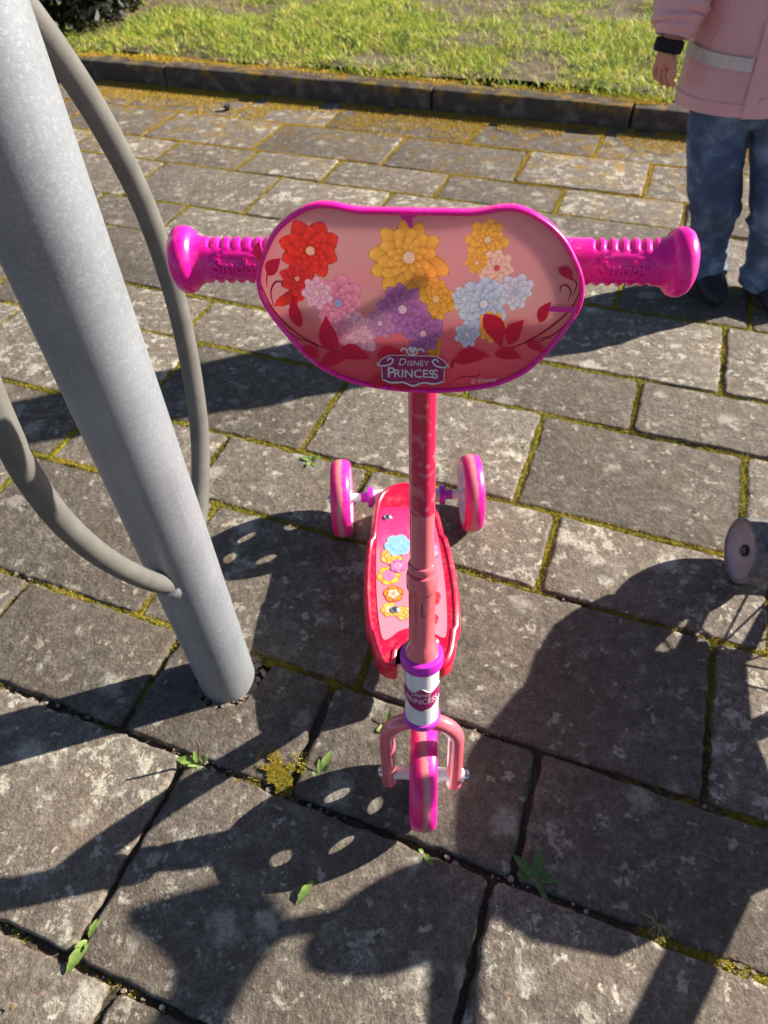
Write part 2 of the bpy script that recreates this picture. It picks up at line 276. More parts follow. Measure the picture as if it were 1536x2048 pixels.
M = dict(
 paver=mat_paver(), joint=mat_joint(), galv=mat_galv(), tyre=mat_tyre(), sticker=mat_sticker(), wrap=mat_wrap(), mat=mat_mat(),
 panel=plain('translucent_pink_panel', (0.92, 0.82, 0.81), 0.35, 0, 0.03, 30, trans=0.90), denim=mat_denim(), coat=mat_coat(), kerb=mat_kerb(),
 hoop=plain('weathered_grey_coating', (0.110, 0.108, 0.098), 0.60, 0.0, 0.16, 40, 0.25, 500),
 weld=plain('grey_weld', (0.24, 0.245, 0.25), 0.5, 0.4, 0.2, 200),
 magenta=plain('magenta_plastic', (0.82, 0.006, 0.31), 0.28, 0, 0.05, 40, 0.10, 500, sss=0.15, dust=0.10),
 letters=plain('magenta_moulded_letters', (0.82, 0.006, 0.31), 0.25, 0, 0.04, 40),
 purple=plain('purple_plastic', (0.50, 0.02, 0.46), 0.30, 0, 0.06, 60, dust=0.15),
 pinkpaint=plain('salmon_pink_paint', (0.68, 0.125, 0.165), 0.20, 0, 0.05, 60, coat=0.6, dust=0.16),
 white=plain('white_painted_steel', (0.74, 0.72, 0.74), 0.22, 0, 0.04, 60, coat=0.5, dust=0.25),
 hubwhite=plain('white_hub_plastic', (0.72, 0.66, 0.70), 0.35, 0, 0.05, 60),
 red=plain('red_plastic', (0.66, 0.006, 0.045), 0.28, 0, 0.07, 30, 0.12, 400, sss=0.1, dust=0.22),
 chrome=plain('zinc_bolt', (0.66, 0.68, 0.70), 0.20, 1.0, 0.1, 200),
 crimson=plain('crimson_print', (0.78, 0.03, 0.11), 0.35, 0, 0.15, 60, trans=0.6),
 vine=plain('dark_red_print', (0.40, 0.010, 0.045), 0.35, 0, 0.1, 60, trans=0.2),
 banner=plain('banner_print', (0.36, 0.012, 0.13), 0.3, 0, 0.2, 80, trans=0.1),
 silver=plain('silver_white_print', (0.72, 0.66, 0.68), 0.35, 0, 0.06, 80, trans=0.1),
 p_red=plain('red_print', (0.80, 0.035, 0.025), 0.35, 0, 0.3, 140),
 p_redd=plain('deep_red_print', (0.26, 0.01, 0.015), 0.35, 0, 0.2, 140),
 p_pink=plain('pink_print', (0.82, 0.32, 0.46), 0.35, 0, 0.2, 140),
 p_pinkd=plain('rose_print', (0.50, 0.05, 0.18), 0.35, 0, 0.2, 140),
 p_gold=plain('golden_print', (0.82, 0.42, 0.06), 0.35, 0, 0.3, 120),
 p_goldd=plain('amber_print', (0.58, 0.22, 0.02), 0.35, 0, 0.25, 140),
 p_viol=plain('violet_print', (0.46, 0.17, 0.44), 0.35, 0, 0.25, 140),
 p_viold=plain('plum_print', (0.26, 0.07, 0.24), 0.35, 0, 0.2, 140),
 p_blue=plain('pale_blue_print', (0.22, 0.45, 0.76), 0.35, 0, 0.2, 140),
 p_blued=plain('slate_blue_print', (0.35, 0.50, 0.75), 0.35, 0, 0.2, 140),
 p_cream=plain('cream_print', (0.80, 0.50, 0.34), 0.35, 0, 0.1, 140),
 skin=plain('skin', (0.60, 0.25, 0.18), 0.5, 0, 0.1, 60, 0.2, 300, sss=0.15),
 hair=plain('light_brown_hair', (0.18, 0.10, 0.05), 0.5, 0, 0.3, 150),
 black=plain('black_knit', (0.006, 0.006, 0.008), 0.9, 0, 0.2, 300, 0.4, 700),
 boot=plain('dark_boot_rubber', (0.012, 0.013, 0.018), 0.65, 0, 0.2, 40),
 tape=plain('reflective_tape', (0.55, 0.50, 0.46), 0.35, 0.1, 0.08, 60),
 snap=plain('pink_snap_button', (0.70, 0.36, 0.37), 0.3, 0, 0.05, 60),
 rubber=plain('dusty_black_rubber', (0.045, 0.043, 0.042), 0.75, 0, 0.45, 90, 0.5, 500),
 dustyrubber=plain('dusty_grey_rubber', (0.16, 0.155, 0.15), 0.8, 0, 0.5, 90, 0.5, 500),
 hubgrey=plain('pale_lilac_plastic', (0.30, 0.27, 0.29), 0.4, 0, 0.12, 50),
 darknut=plain('dark_nut', (0.05, 0.055, 0.05), 0.4, 0.6, 0.2, 200),
 bikepaint=plain('violet_bike_paint', (0.20, 0.05, 0.22), 0.3, 0, 0.05, 40, coat=0.5),
 saddle=plain('black_saddle_vinyl', (0.02, 0.02, 0.022), 0.5, 0, 0.2, 60),
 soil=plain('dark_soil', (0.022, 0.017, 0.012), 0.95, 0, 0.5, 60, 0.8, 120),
 turfsoil=plain('brown_turf_soil', (0.105, 0.075, 0.042), 0.95, 0, 0.5, 25, 0.8, 120),
 leaf=plain('weed_leaf', (0.22, 0.33, 0.075), 0.5, 0, 0.25, 120, trans=0.35),
 leafd=plain('dark_weed_leaf', (0.09, 0.17, 0.04), 0.5, 0, 0.25, 120, trans=0.3),
 stem=plain('brown_stem', (0.13, 0.075, 0.05), 0.7, 0, 0.25, 120),
 dry=plain('dry_straw', (0.42, 0.33, 0.16), 0.7, 0, 0.25, 120, trans=0.3),
 dryleaf=plain('dry_tan_leaf', (0.45, 0.31, 0.16), 0.7, 0, 0.2, 120),
 stone=plain('small_stone', (0.23, 0.18, 0.145), 0.8, 0, 0.4, 120, 0.5, 400),
 darkstone=plain('dark_slate_stone', (0.06, 0.05, 0.05), 0.6, 0, 0.5, 90, 0.4, 300),
 shade_shrub=mat_grass('shade_dark_leaf', [(0.3, (0.003, 0.005, 0.002)), (0.7, (0.010, 0.015, 0.005))], 0.05),  # leaf colour near-black, so the sunlit crown still looks like shade
 bark=plain('shrub_bark', (0.05, 0.035, 0.025), 0.9, 0, 0.3, 60, 0.6, 200),
 grass=mat_grass('grass_blade', [(0.40, (0.66, 0.54, 0.22)), (0.47, (0.54, 0.52, 0.09)), (0.57, (0.33, 0.44, 0.045)), (0.70, (0.10, 0.17, 0.018))]),
 mosst=mat_grass('moss_tuft', [(0.3, (0.075, 0.095, 0.008)), (0.47, (0.21, 0.20, 0.013)), (0.70, (0.42, 0.31, 0.024))], 0.2),
)

# ---------------------------------------------------------------- helpers
WLOC = {}
def finish(o, parent, wl):
    if parent is not None:
        o.parent = parent; o.location = Vector(wl)-Vector(WLOC[parent.name])
    else: o.location = wl
    WLOC[o.name] = tuple(wl); COL.objects.link(o); return o
def tag(o, label=None, cat=None, group=None, kind=None):
    if label: o['label'] = label
    if cat: o['category'] = cat
    if group: o['group'] = group
    if kind: o['kind'] = kind
    return o
def empty(name, loc):
    o = bpy.data.objects.new(name, None); o.empty_display_size = 0.05
    return finish(o, None, loc)
class MB:
    def __init__(s): s.v = []; s.f = []; s.mi = []; s.cur = 0
    def add(s, vs, fs):
        b = len(s.v); s.v += [tuple(x) for x in vs]
        for f in fs: s.f.append(tuple(i+b for i in f)); s.mi.append(s.cur)
    def grid(s, rows, closed_u=True, cap0=False, cap1=False):
        n = len(rows[0]); b = len(s.v)
        for r in rows: s.v += [tuple(x) for x in r]
        for i in range(len(rows)-1):
            for j in range(n if closed_u else n-1):
                k = (j+1) % n
                s.f.append((b+i*n+j, b+i*n+k, b+(i+1)*n+k, b+(i+1)*n+j)); s.mi.append(s.cur)
        if cap0: s.f.append(tuple(b+j for j in range(n))[::-1]); s.mi.append(s.cur)
        if cap1: s.f.append(tuple(b+(len(rows)-1)*n+j for j in range(n))); s.mi.append(s.cur)
    def lathe(s, prof, o, axis, n=32, closed=False):
        """prof: (radius, along axis)"""
        ax = Vector(axis).normalized(); u = ax.orthogonal().normalized(); v = ax.cross(u); o = Vector(o)
        rows = [[o+ax*h+(u*math.cos(2*PI*k/n)+v*math.sin(2*PI*k/n))*max(r, 1e-5) for k in range(n)] for r, h in prof]
        if closed: rows.append(rows[0])
        s.grid(rows, True, not closed and prof[0][0] > 1e-4, not closed and prof[-1][0] > 1e-4)
    def tube(s, pts, r, n=12, caps=True, flat=1.0):
        pts = [Vector(p) for p in pts]; L = len(pts); rr = r if hasattr(r, '__len__') else [r]*L
        t0 = (pts[1]-pts[0]).normalized(); u = t0.orthogonal().normalized(); rows = []
        for i, p in enumerate(pts):
            t = (pts[min(i+1, L-1)]-pts[max(i-1, 0)]).normalized()
            u = (u-t*u.dot(t)).normalized(); v = t.cross(u)
            rows.append([p+(u*math.cos(2*PI*k/n)+v*math.sin(2*PI*k/n)*flat)*rr[i] for k in range(n)])
        s.grid(rows, True, caps, caps)
    def box(s, lo, hi):
        x0, y0, z0 = lo; x1, y1, z1 = hi
        s.add([(x0,y0,z0),(x1,y0,z0),(x1,y1,z0),(x0,y1,z0),(x0,y0,z1),(x1,y0,z1),(x1,y1,z1),(x0,y1,z1)],
              [(3,2,1,0),(4,5,6,7),(0,1,5,4),(1,2,6,5),(2,3,7,6),(3,0,4,7)])
    def build(s, name, mats, parent=None, smooth=True, T=None, sharp=40, origin=None, recalc=True):
        V = np.array(s.v, float)
        if T is not None: V = np.array([T(*x) for x in V])
        c = (V.min(0)+V.max(0))/2 if origin is None else np.array(origin)
        me = bpy.data.meshes.new(name); me.from_pydata((V-c).tolist(), [], s.f)
        for mt in (mats if isinstance(mats, (list, tuple)) else [mats]): me.materials.append(mt)
        if any(s.mi): me.polygons.foreach_set('material_index', s.mi)
        if recalc:
            bm = bmesh.new(); bm.from_mesh(me); bmesh.ops.remove_doubles(bm, verts=bm.verts, dist=1e-6)
            bmesh.ops.recalc_face_normals(bm, faces=bm.faces); bm.to_mesh(me); bm.free()
        if smooth:
            me.polygons.foreach_set('use_smooth', [True]*len(me.polygons)); me.set_sharp_from_angle(angle=rad(sharp))
        me.update()
        return finish(bpy.data.objects.new(name, me), parent, tuple(c))
def spline(pts, n=8, closed=False):
    P = [Vector(p) for p in pts]; L = len(P); res = []
    for i in range(L if closed else L-1):
        a, b = P[i], P[(i+1) % L]
        p0 = P[i-1] if (i > 0 or closed) else a*2-b
        p3 = P[(i+2) % L] if (i+2 < L or closed) else b*2-a
        for k in range(n):
            t = k/n
            res.append(0.5*((2*a)+(b-p0)*t+(2*p0-5*a+4*b-p3)*t*t+(3*a-p0-3*b+p3)*t*t*t))
    if not closed: res.append(P[-1])
    return res
def hsh(i, j):
    x = np.sin(i*127.1+j*311.7)*43758.5453; return x-np.floor(x)
def vn(x, y):
    x = np.asarray(x, float); y = np.asarray(y, float); i = np.floor(x); j = np.floor(y); fx = x-i; fy = y-j
    fx = fx*fx*(3-2*fx); fy = fy*fy*(3-2*fy)
    return (hsh(i, j)*(1-fx)+hsh(i+1, j)*fx)*(1-fy)+(hsh(i, j+1)*(1-fx)+hsh(i+1, j+1)*fx)*fy
def fbm(x, y): return 0.55*vn(x, y)+0.3*vn(x*2.1+7, y*2.1+3)+0.15*vn(x*4.3+1, y*4.3+9)
def raw(name, V, F, mat, attr=None, smooth=False):
    """big numpy mesh with equal sized faces"""
    me = bpy.data.meshes.new(name); V = np.asarray(V, np.float32); F = np.asarray(F, np.int32); k = F.shape[1]
    me.vertices.add(len(V)); me.vertices.foreach_set('co', V.ravel())
    me.loops.add(F.size); me.loops.foreach_set('vertex_index', F.ravel())
    me.polygons.add(len(F)); me.polygons.foreach_set('loop_start', np.arange(0, F.size, k, dtype=np.int32))
    if smooth: me.polygons.foreach_set('use_smooth', np.ones(len(F), bool))
    me.update(calc_edges=True); me.materials.append(mat)
    if attr is not None:
        a = me.attributes.new('mossy', 'FLOAT', 'POINT'); a.data.foreach_set('value', np.asarray(attr, np.float32))
    return finish(bpy.data.objects.new(name, me), None, (0, 0, 0))

# ---------------------------------------------------------------- paving
YAW = rad(-22.047); AX = np.array([math.cos(YAW), math.sin(YAW)]); NX = np.array([-AX[1], AX[0]])
def an(a, n): return AX*a+NX*n
POLE = np.array([-0.266, 0.553])
rowb = [3.02, 2.712, 2.424, 2.224, 1.923, 1.721, 1.427, 1.233, 0.942, 0.749, 0.465, 0.275, -0.002, -0.19, -0.47, -0.66]
known = [[-2.25, -1.72, -1.30, -0.70, -0.22, 0.25], [-1.97, -1.47, -0.943, -0.452, -0.017, 0.44], [-1.78, -1.438, -1.096, -0.676, -0.273, 0.12], [-1.723, -1.244, -0.82, -0.35, 0.1],
 [-1.444, -1.08, -0.72, -0.37, -0.013, 0.325], [-1.70, -1.22, -0.70, -0.22, 0.265], [-1.36, -1.06, -0.66, -0.29, 0.089, 0.45], [-1.553, -0.995, -0.571, -0.102, 0.321],
 [-1.44, -1.085, -0.741, -0.407, -0.016, 0.37], [-1.12, -0.665, -0.249, 0.282], [-1.25, -0.898, -0.569, -0.283, 0.051, 0.41], [-0.90, -0.447, 0.026, 0.47],
 [-0.75, -0.38, -0.05, 0.31], [-0.9, -0.44, 0.02, 0.5], [-0.7, -0.33, 0.05, 0.4]]
paving = MB(); g0 = 8
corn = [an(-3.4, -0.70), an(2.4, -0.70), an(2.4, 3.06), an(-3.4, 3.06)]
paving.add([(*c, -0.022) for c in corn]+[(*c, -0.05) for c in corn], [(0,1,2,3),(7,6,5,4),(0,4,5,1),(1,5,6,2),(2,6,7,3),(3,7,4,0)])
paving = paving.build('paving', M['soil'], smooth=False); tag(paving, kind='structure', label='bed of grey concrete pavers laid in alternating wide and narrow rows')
joints = []     # (a0,n0,a1,n1,halfwidth)
cuts = []
for i, ks in enumerate(known):
    wide = (rowb[i]-rowb[i+1]) > 0.24
    ks = list(ks); lmin, lmax = (0.42, 0.52) if wide else (0.31, 0.40)
    while ks[0] > -3.3: ks.insert(0, ks[0]-random.uniform(lmin, lmax))
    while ks[-1] < 2.3: ks.append(ks[-1]+random.uniform(lmin, lmax))
    cuts.append(ks)
def paver(a0, a1, n0, n1, jit):
    hw = [random.uniform(0.0032, 0.0056) for _ in range(4)]
    a0 += hw[0]; a1 -= hw[1]; n0 += hw[2]; n1 -= hw[3]; r = random.uniform(0.006, 0.012)
    ca, cn = (a0+a1)/2, (n0+n1)/2; pts = []
    step = 0.008 if jit > 0 else 0.05
    for (x, y, s) in ((a1, n1, 0), (a0, n1, 1), (a0, n0, 2), (a1, n0, 3)):
        cx = x-r if x > ca else x+r; cy = y-r if y > cn else y+r
        for k in range(4):
            an_ = PI/2*(s+k/3); pts.append((cx+r*math.cos(an_), cy+r*math.sin(an_)))
        nxt = {0: (a0+r, n1), 1: (a0, n0+r), 2: (a1-r, n0), 3: (a1, n1-r)}[s]
        p0 = pts[-1]; L = math.hypot(nxt[0]-p0[0], nxt[1]-p0[1]); q = max(2, int(L/step))
        for k in range(1, q): pts.append((p0[0]+(nxt[0]-p0[0])*k/q, p0[1]+(nxt[1]-p0[1])*k/q))
    P = np.array(pts); d = P-np.array([ca, cn]); dn = d/np.linalg.norm(d, axis=1, keepdims=True)
    P += dn*((vn(P[:,0]*95+a0*31, P[:,1]*95+n0*17)-0.55)*0.0055+(vn(P[:,0]*30, P[:,1]*30)-0.5)*0.004)[:, None]
    W = P[:, :1]*AX+P[:, 1:]*NX
    pa_, pn_ = POLE@AX, POLE@NX
    if a0 < pa_ < a1 and n0 < pn_ < n1:              # stone cut out round the post
        da = np.abs(P[:, 0]-pa_); ct = (da < 0.060) & (P[:, 1] > pn_)
        P[ct, 1] = pn_-np.sqrt(np.maximum(0.060**2-da[ct]**2, 0))+(vn(P[ct, 0]*200, P[ct, 0]*0)-0.5)*0.008
        P = P[np.r_[True, np.abs(np.diff(P[:, 0]))+np.abs(np.diff(P[:, 1])) > 1e-5]]
    W = P[:, :1]*AX+P[:, 1:]*NX
    e = W-POLE; de = np.linalg.norm(e, axis=1); near = (de < 0.056)
    W[near] = POLE+e[near]/de[near, None]*0.056
    cen = an(ca, cn); tx, ty = random.uniform(-0.010, 0.010), random.uniform(-0.010, 0.010); dz = random.uniform(-0.003, 0.001)
    def ring(ins, z):
        dd = W-cen; ln = np.linalg.norm(dd, axis=1, keepdims=True); Q = W-dd/ln*ins
        zz = z+dz+(Q[:,0]-cen[0])*tx+(Q[:,1]-cen[1])*ty
        return np.c_[Q, zz].tolist()
    b = MB(); b.grid([ring(0, -0.028), ring(0, -0.0065), ring(0.0016, -0.0028), ring(0.0045, -0.0006), ring(0.0085, 0.0)], True, False, True)
    return b.build('paver', M['paver'], paving, sharp=60)
for i, ks in enumerate(cuts):
    n1, n0 = rowb[i], rowb[i+1]
    for j in range(len(ks)-1):
        c = an((ks[j]+ks[j+1])/2, (n0+n1)/2)
        if abs(c[0]) > 0.85+0.62*max(c[1], 0) or c[1] < -0.35: continue
        paver(ks[j], ks[j+1], n0, n1, 1 if c[1] < 1.6 else 0)
    for a in ks:
        c = an(a, n0)
        if abs(c[0]) < 0.9+0.65*max(c[1], 0) and c[1] > -0.4: joints.append((a, n0, a, n1, 0.009))
for n in rowb[1:]: joints.append((-2.9, n, 1.9, n, 0.009))

# moss and soil in the joints
VV, FF, AT = [], [], []; base = 0; tufts = []
for (a0, n0, a1, n1, hw) in joints:
    L = math.hypot(a1-a0, n1-n0); st = 0.006; k = int(L/st)+1; tt = np.linspace(0, 1, k)
    ca = a0+(a1-a0)*tt; cn = n0+(n1-n0)*tt; da, dn_ = (a1-a0)/L, (n1-n0)/L; pa, pn = -dn_, da
    cw = ca[:, None]*AX+cn[:, None]*NX
    keep = (np.abs(cw[:, 0]) < 0.9+0.7*np.maximum(cw[:, 1], 0)) & (cw[:, 1] > -0.3)
    if keep.sum() < 4: continue
    i0, i1 = np.where(keep)[0][[0, -1]]; ca, cn, cw = ca[i0:i1+1], cn[i0:i1+1], cw[i0:i1+1]; k = len(ca)
    far = np.clip((cw[:, 1]-0.42)/0.40, 0, 1)
    mo = 0.12+0.75*far+(fbm(cw[:, 0]*9, cw[:, 1]*9)-0.5)*1.2
    mo = np.where(cw[:, 0] > 0.3, np.maximum(mo, 0.35+(fbm(cw[:, 0]*7+5, cw[:, 1]*7)-.4)*1.2), mo)
    mo = np.clip(mo, 0, 1)
    for jx, s in enumerate((-1, -0.5, 0, 0.5, 1)):
        A_ = ca+pa*hw*s; N_ = cn+pn*hw*s; xy = A_[:, None]*AX+N_[:, None]*NX
        z = -0.0125+0.0085*mo*(1-0.5*s*s)+(fbm(xy[:, 0]*140, xy[:, 1]*140)-0.5)*0.008
        VV.append(np.c_[xy, z]); AT.append(mo)
    for jx in range(4):
        q = np.arange(k-1); FF.append(np.c_[base+jx*k+q, base+jx*k+q+1, base+(jx+1)*k+q+1, base+(jx+1)*k+q])
    base += 5*k
    per = 26 if cw[:, 1].mean() < 1.3 else 14
    for _ in range(per):
        s = rng.uniform(-0.8, 0.8, k); ok = mo > rng.uniform(0.35, 0.7, k)
        A_ = ca+pa*hw*s+rng.normal(0, .0018, k); N_ = cn+pn*hw*s+rng.normal(0, .0018, k)
        xy = A_[:, None]*AX+N_[:, None]*NX
        tufts.append(np.c_[xy, -0.0095+0.0075*mo, mo][ok])
jm = raw('joint_filling', np.vstack(VV), np.vstack(FF), M['joint'], np.concatenate(AT), True)
tag(jm, 'dark soil and yellow-green moss filling the joints between the pavers', 'soil', kind='stuff')
# moss carpets: along the kerb and one patch on a stone beside the post
def carpet(cnt, afun, nfun, mask, z0):
    a = afun(cnt); n = nfun(cnt); xy = a[:, None]*AX+n[:, None]*NX; ok = mask(a, n, xy)
    tufts.append(np.c_[xy, np.full(cnt, z0), np.ones(cnt)][ok])
carpet(90000, lambda c: rng.uniform(-2.6, 0.9, c), lambda c: 3.03-np.abs(rng.normal(0, 0.20, c)), lambda a, n, xy: fbm(xy[:, 0]*6, xy[:, 1]*6)*1.0+(n-2.83)*1.3-0.16*np.clip(a+0.7, 0, 1) > 0.43, 0.0005)
pc = np.array([-0.168, 0.392])
carpet(9000, lambda c: rng.normal(0, 0.020, c)+pc@AX, lambda c: rng.normal(0, 0.013, c)+pc@NX, lambda a, n, xy: (fbm(xy[:, 0]*50, xy[:, 1]*50) > 0.43) & (n > 0.268), 0.0005)
Tf = np.vstack(tufts); c = len(Tf)
ang = rng.uniform(0, 2*PI, c); fs = np.clip(0.62+0.25*Tf[:, 1], 0.62, 1.5); wd = rng.uniform(0.0007, 0.0013, c)*fs; hh = rng.uniform(0.0012, 0.0040, c)*fs; ln = rng.normal(0, 0.0018, (c, 2))
v0 = Tf[:, :3]+np.c_[np.cos(ang)*wd, np.sin(ang)*wd, np.zeros(c)]; v1 = Tf[:, :3]-np.c_[np.cos(ang)*wd, np.sin(ang)*wd, np.zeros(c)]
v2 = Tf[:, :3]+np.c_[ln, hh]
V = np.empty((c*3, 3)); V[0::3] = v0; V[1::3] = v1; V[2::3] = v2
mt = raw('moss', V, np.arange(c*3).reshape(-1, 3), M['mosst']); tag(mt, 'golden green moss growing along the joints and below the kerb', 'moss', kind='stuff')

# ---------------------------------------------------------------- kerb, lawn, ground
KY = math.atan2(2.851-3.603, 0.993+0.934); KD = np.array([math.cos(KY), math.sin(KY)]); KN = np.array([-KD[1], KD[0]]); K0 = np.array([0.26, 3.134])
kerb = empty('kerb', (K0[0], K0[1], 0)); tag(kerb, kind='structure', label='low dark concrete kerb between the paving and the lawn')
kb = (0.0, 0.0)
ks = [-3.9, -2.6, -1.27, 0.0, 0.80, 1.66, 2.6, 3.6]
for s0, s1 in zip(ks[:-1], ks[1:]):
    b = MB(); rows = []; h = 0.078+random.uniform(-0.003, 0.003); th = 0.10; off = random.uniform(-0.006, 0.006)
    prof = [(0, -0.06), (0.002, h-0.012), (0.005, h-0.004), (0.012, h), (th-0.01, h+0.002), (th, h-0.008), (th, -0.06)]
    q = 14
    for k in range(q+1):
        s = s0+0.006+(s1-s0-0.012)*k/q; j = (random.random()-0.5)*0.004
        rows.append([(*(K0+KD*s+KN*(d+off+j)), z+j*0.5) for d, z in prof])
    b.grid(rows, True, True, True); b.build('kerb_stone', M['kerb'], kerb, sharp=45)
gp = MB(); R = 600.0; gp.add([(-R, -R, -0.055), (R, -R, -0.055), (R, R, -0.055), (-R, R, -0.055)], [(0, 1, 2, 3)])
tag(gp.build('ground', M['turfsoil'], smooth=False), kind='structure', label='earth running out to the horizon around the paving')
def lawn_z(s, d): return 0.066+0.02*np.clip(d/0.5, 0, 1)+0.045*(fbm(s*2.3+3, d*2.3)-0.4)*np.clip(d/0.15, 0, 1)+0.02*(fbm(s*9, d*9)-0.5)+0.03*np.clip(d-.5,0,20)*0.6*np.clip(1.5-d*0.05,0.2,1)
ss, dd = np.meshgrid(np.linspace(-4.5, 5.0, 240), np.linspace(0.10, 1, 160)**2.2*11+0.09)
xy = K0+ss[..., None]*KD+dd[..., None]*KN; zz = lawn_z(ss, dd)
nr, nc = ss.shape; idx = np.arange(nr*nc).reshape(nr, nc)
Fq = np.stack([idx[:-1, :-1], idx[:-1, 1:], idx[1:, 1:], idx[1:, :-1]], -1).reshape(-1, 4)
lw = raw('lawn', np.c_[xy.reshape(-1, 2), zz.ravel()], Fq, M['turfsoil'], None, True); tag(lw, kind='structure', label='uneven sunlit lawn behind the kerb')
cnt = 230000
s = rng.uniform(-3.6, 3.6, cnt); d = 0.085+rng.beta(1.0, 1.25, cnt)*4.6
den = fbm(s*3.1, d*3.1); keep = rng.uniform(0, 1, cnt) < np.clip((den-0.30)*4.5, 0.16, 1)*np.clip(1.25-((s+0.25)**2/0.35+(d-2.3)**2/0.3 < 1)*1.0, 0, 1)
s, d, den = s[keep], d[keep], den[keep]; cnt = len(s)
B = np.c_[K0+s[:, None]*KD+d[:, None]*KN, lawn_z(s, d)-0.004]
h = rng.uniform(0.012, 0.040, cnt)*(0.55+0.9*den)*np.clip(0.4+d*2, 0, 1); ang = rng.uniform(0, 2*PI, cnt); wd = rng.uniform(0.0014, 0.0030, cnt)
lean = rng.normal(0, 0.85, (cnt, 2))*h[:, None]; sd_ = np.c_[np.cos(ang)*wd, np.sin(ang)*wd, np.zeros(cnt)]
midp = B+np.c_[lean*0.35, h*0.62]; tip = B+np.c_[lean, h]
V = np.empty((cnt*5, 3)); V[0::5] = B-sd_; V[1::5] = B+sd_; V[2::5] = midp+sd_*0.8; V[3::5] = midp-sd_*0.8; V[4::5] = tip
i5 = np.arange(cnt)*5
Ft = np.vstack([np.c_[i5, i5+1, i5+2], np.c_[i5, i5+2, i5+3], np.c_[i5+3, i5+2, i5+4]])
gr = raw('grass', V, Ft, M['grass']); tag(gr, 'patchy yellow-green grass growing on the lawn behind the kerb', 'grass', kind='stuff')
# moss fringe on top of the kerb
c = 30000; s = rng.uniform(-3.0, 2.6, c); d = 0.05+np.abs(rng.normal(0.035, 0.035, c)); ok = fbm(s*5+9, d*20) > 0.42; s, d = s[ok], d[ok]; c = len(s)
P0 = np.c_[K0+s[:, None]*KD+d[:, None]*KN, np.full(c, 0.074)]; ang = rng.uniform(0, 2*PI, c); wd = rng.uniform(0.002, 0.004, c)
e = np.c_[np.cos(ang)*wd, np.sin(ang)*wd, np.zeros(c)]; V = np.empty((c*3, 3)); V[0::3] = P0+e; V[1::3] = P0-e; V[2::3] = P0+np.c_[rng.normal(0, .004, (c, 2)), rng.uniform(0.004, 0.013, c)]
tag(raw('kerb_moss', V, np.arange(c*3).reshape(-1, 3), M['mosst']), 'golden moss cushion along the top edge of the kerb', 'moss', kind='stuff')
# gravel crumbs in the near joints and round the post
def crumbs(name, pts, sizes, mat):
    b = MB()
    for (x, y, z), r in zip(pts, sizes):
        rows = []
        for k, (zz, q) in enumerate(((-0.8, 0.5), (-0.1, 1.0), (0.55, 0.8))):
            rows.append([(x+r*q*random.uniform(0.75, 1.2)*math.cos(2*PI*j/6+x*99), y+r*q*random.uniform(0.7, 1.1)*math.sin(2*PI*j/6+x*99), z+r*0.8*zz*random.uniform(0.8, 1.2)) for j in range(6)])
        b.grid(rows, True, True, True)
    return b.build(name, mat, None, smooth=False, recalc=False)
pts, szs = [], []
for _ in range(260):
    th = random.uniform(-PI, PI); r = random.uniform(0.044, 0.060); pts.append((POLE[0]+r*math.cos(th), POLE[1]+r*math.sin(th), -0.006)); szs.append(random.uniform(0.0015, 0.005))
for _ in range(1300):
    n = random.choice([0.465, 0.465, 0.275, 0.275, -0.002, 0.749]); a = random.uniform(-1.0, 0.75); q = an(a, n+random.gauss(0, 0.005))
    if vn(q[0]*14, q[1]*14) < 0.40: continue
    pts.append((q[0], q[1], -0.0065)); szs.append(min(0.0055, random.expovariate(1/0.0012)+0.0006))
tag(crumbs('gravel', pts, szs, M['stone']), 'tan gravel crumbs lying in the near joints and round the post foot', 'gravel', kind='stuff')

# ---------------------------------------------------------------- bicycle stand
stand = empty('bicycle_stand', (POLE[0], POLE[1], 0)); tag(stand, 'galvanised steel bicycle stand post with two grey curved hoops', 'bicycle stand')
b = MB(); PR = 0.0445
b.lathe([(PR, -0.06), (PR, 0.0), (PR, 0.25), (PR, 0.5), (PR, 0.75), (PR, 1.08), (PR-0.002, 1.10), (PR-0.01, 1.112), (0.018, 1.12), (0.0, 1.122)], (POLE[0], POLE[1], 0), (0, 0, 1), 64)
b.build('post', M['galv'], stand)
AL = rad(77); HD = Vector((math.cos(AL), math.sin(AL), 0)); PO = Vector((POLE[0], POLE[1], 0))
back = [(0.03, .288), (0.062, .312), (0.098, .355), (0.133, .42), (0.156, .515), (0.163, .61), (0.152, .705), (0.122, .79), (0.090, .85), (0.055, .90), (0.03, .928)]
front = [(0.03, .292), (0.066, .352), (0.106, .44), (0.131, .52), (0.141, .59), (0.139, .65), (0.127, .72), (0.100, .80), (0.072, .855), (0.048, .90), (0.03, .928)]
for sg, prof in ((1, back), (-1, front)):
    path = spline([PO+HD*sg*s_+Vector((0, 0, z_)) for s_, z_ in prof], 6)
    b = MB(); b.tube(path, 0.0120, 20); hp = b.build('hoop', M['hoop'], stand)
    for e0 in (0, -1):
        q = path[e0]; dirv = (path[1]-path[0]) if e0 == 0 else (path[-2]-path[-1]); dirv.normalize()
        b = MB(); b.lathe([(0.0190, 0.0), (0.0178, 0.010), (0.0165, 0.016), (0.0150, 0.0185), (0.0118, 0.0195)], q+dirv*0.002, dirv, 20); b.build('weld_collar', M['weld'], hp)

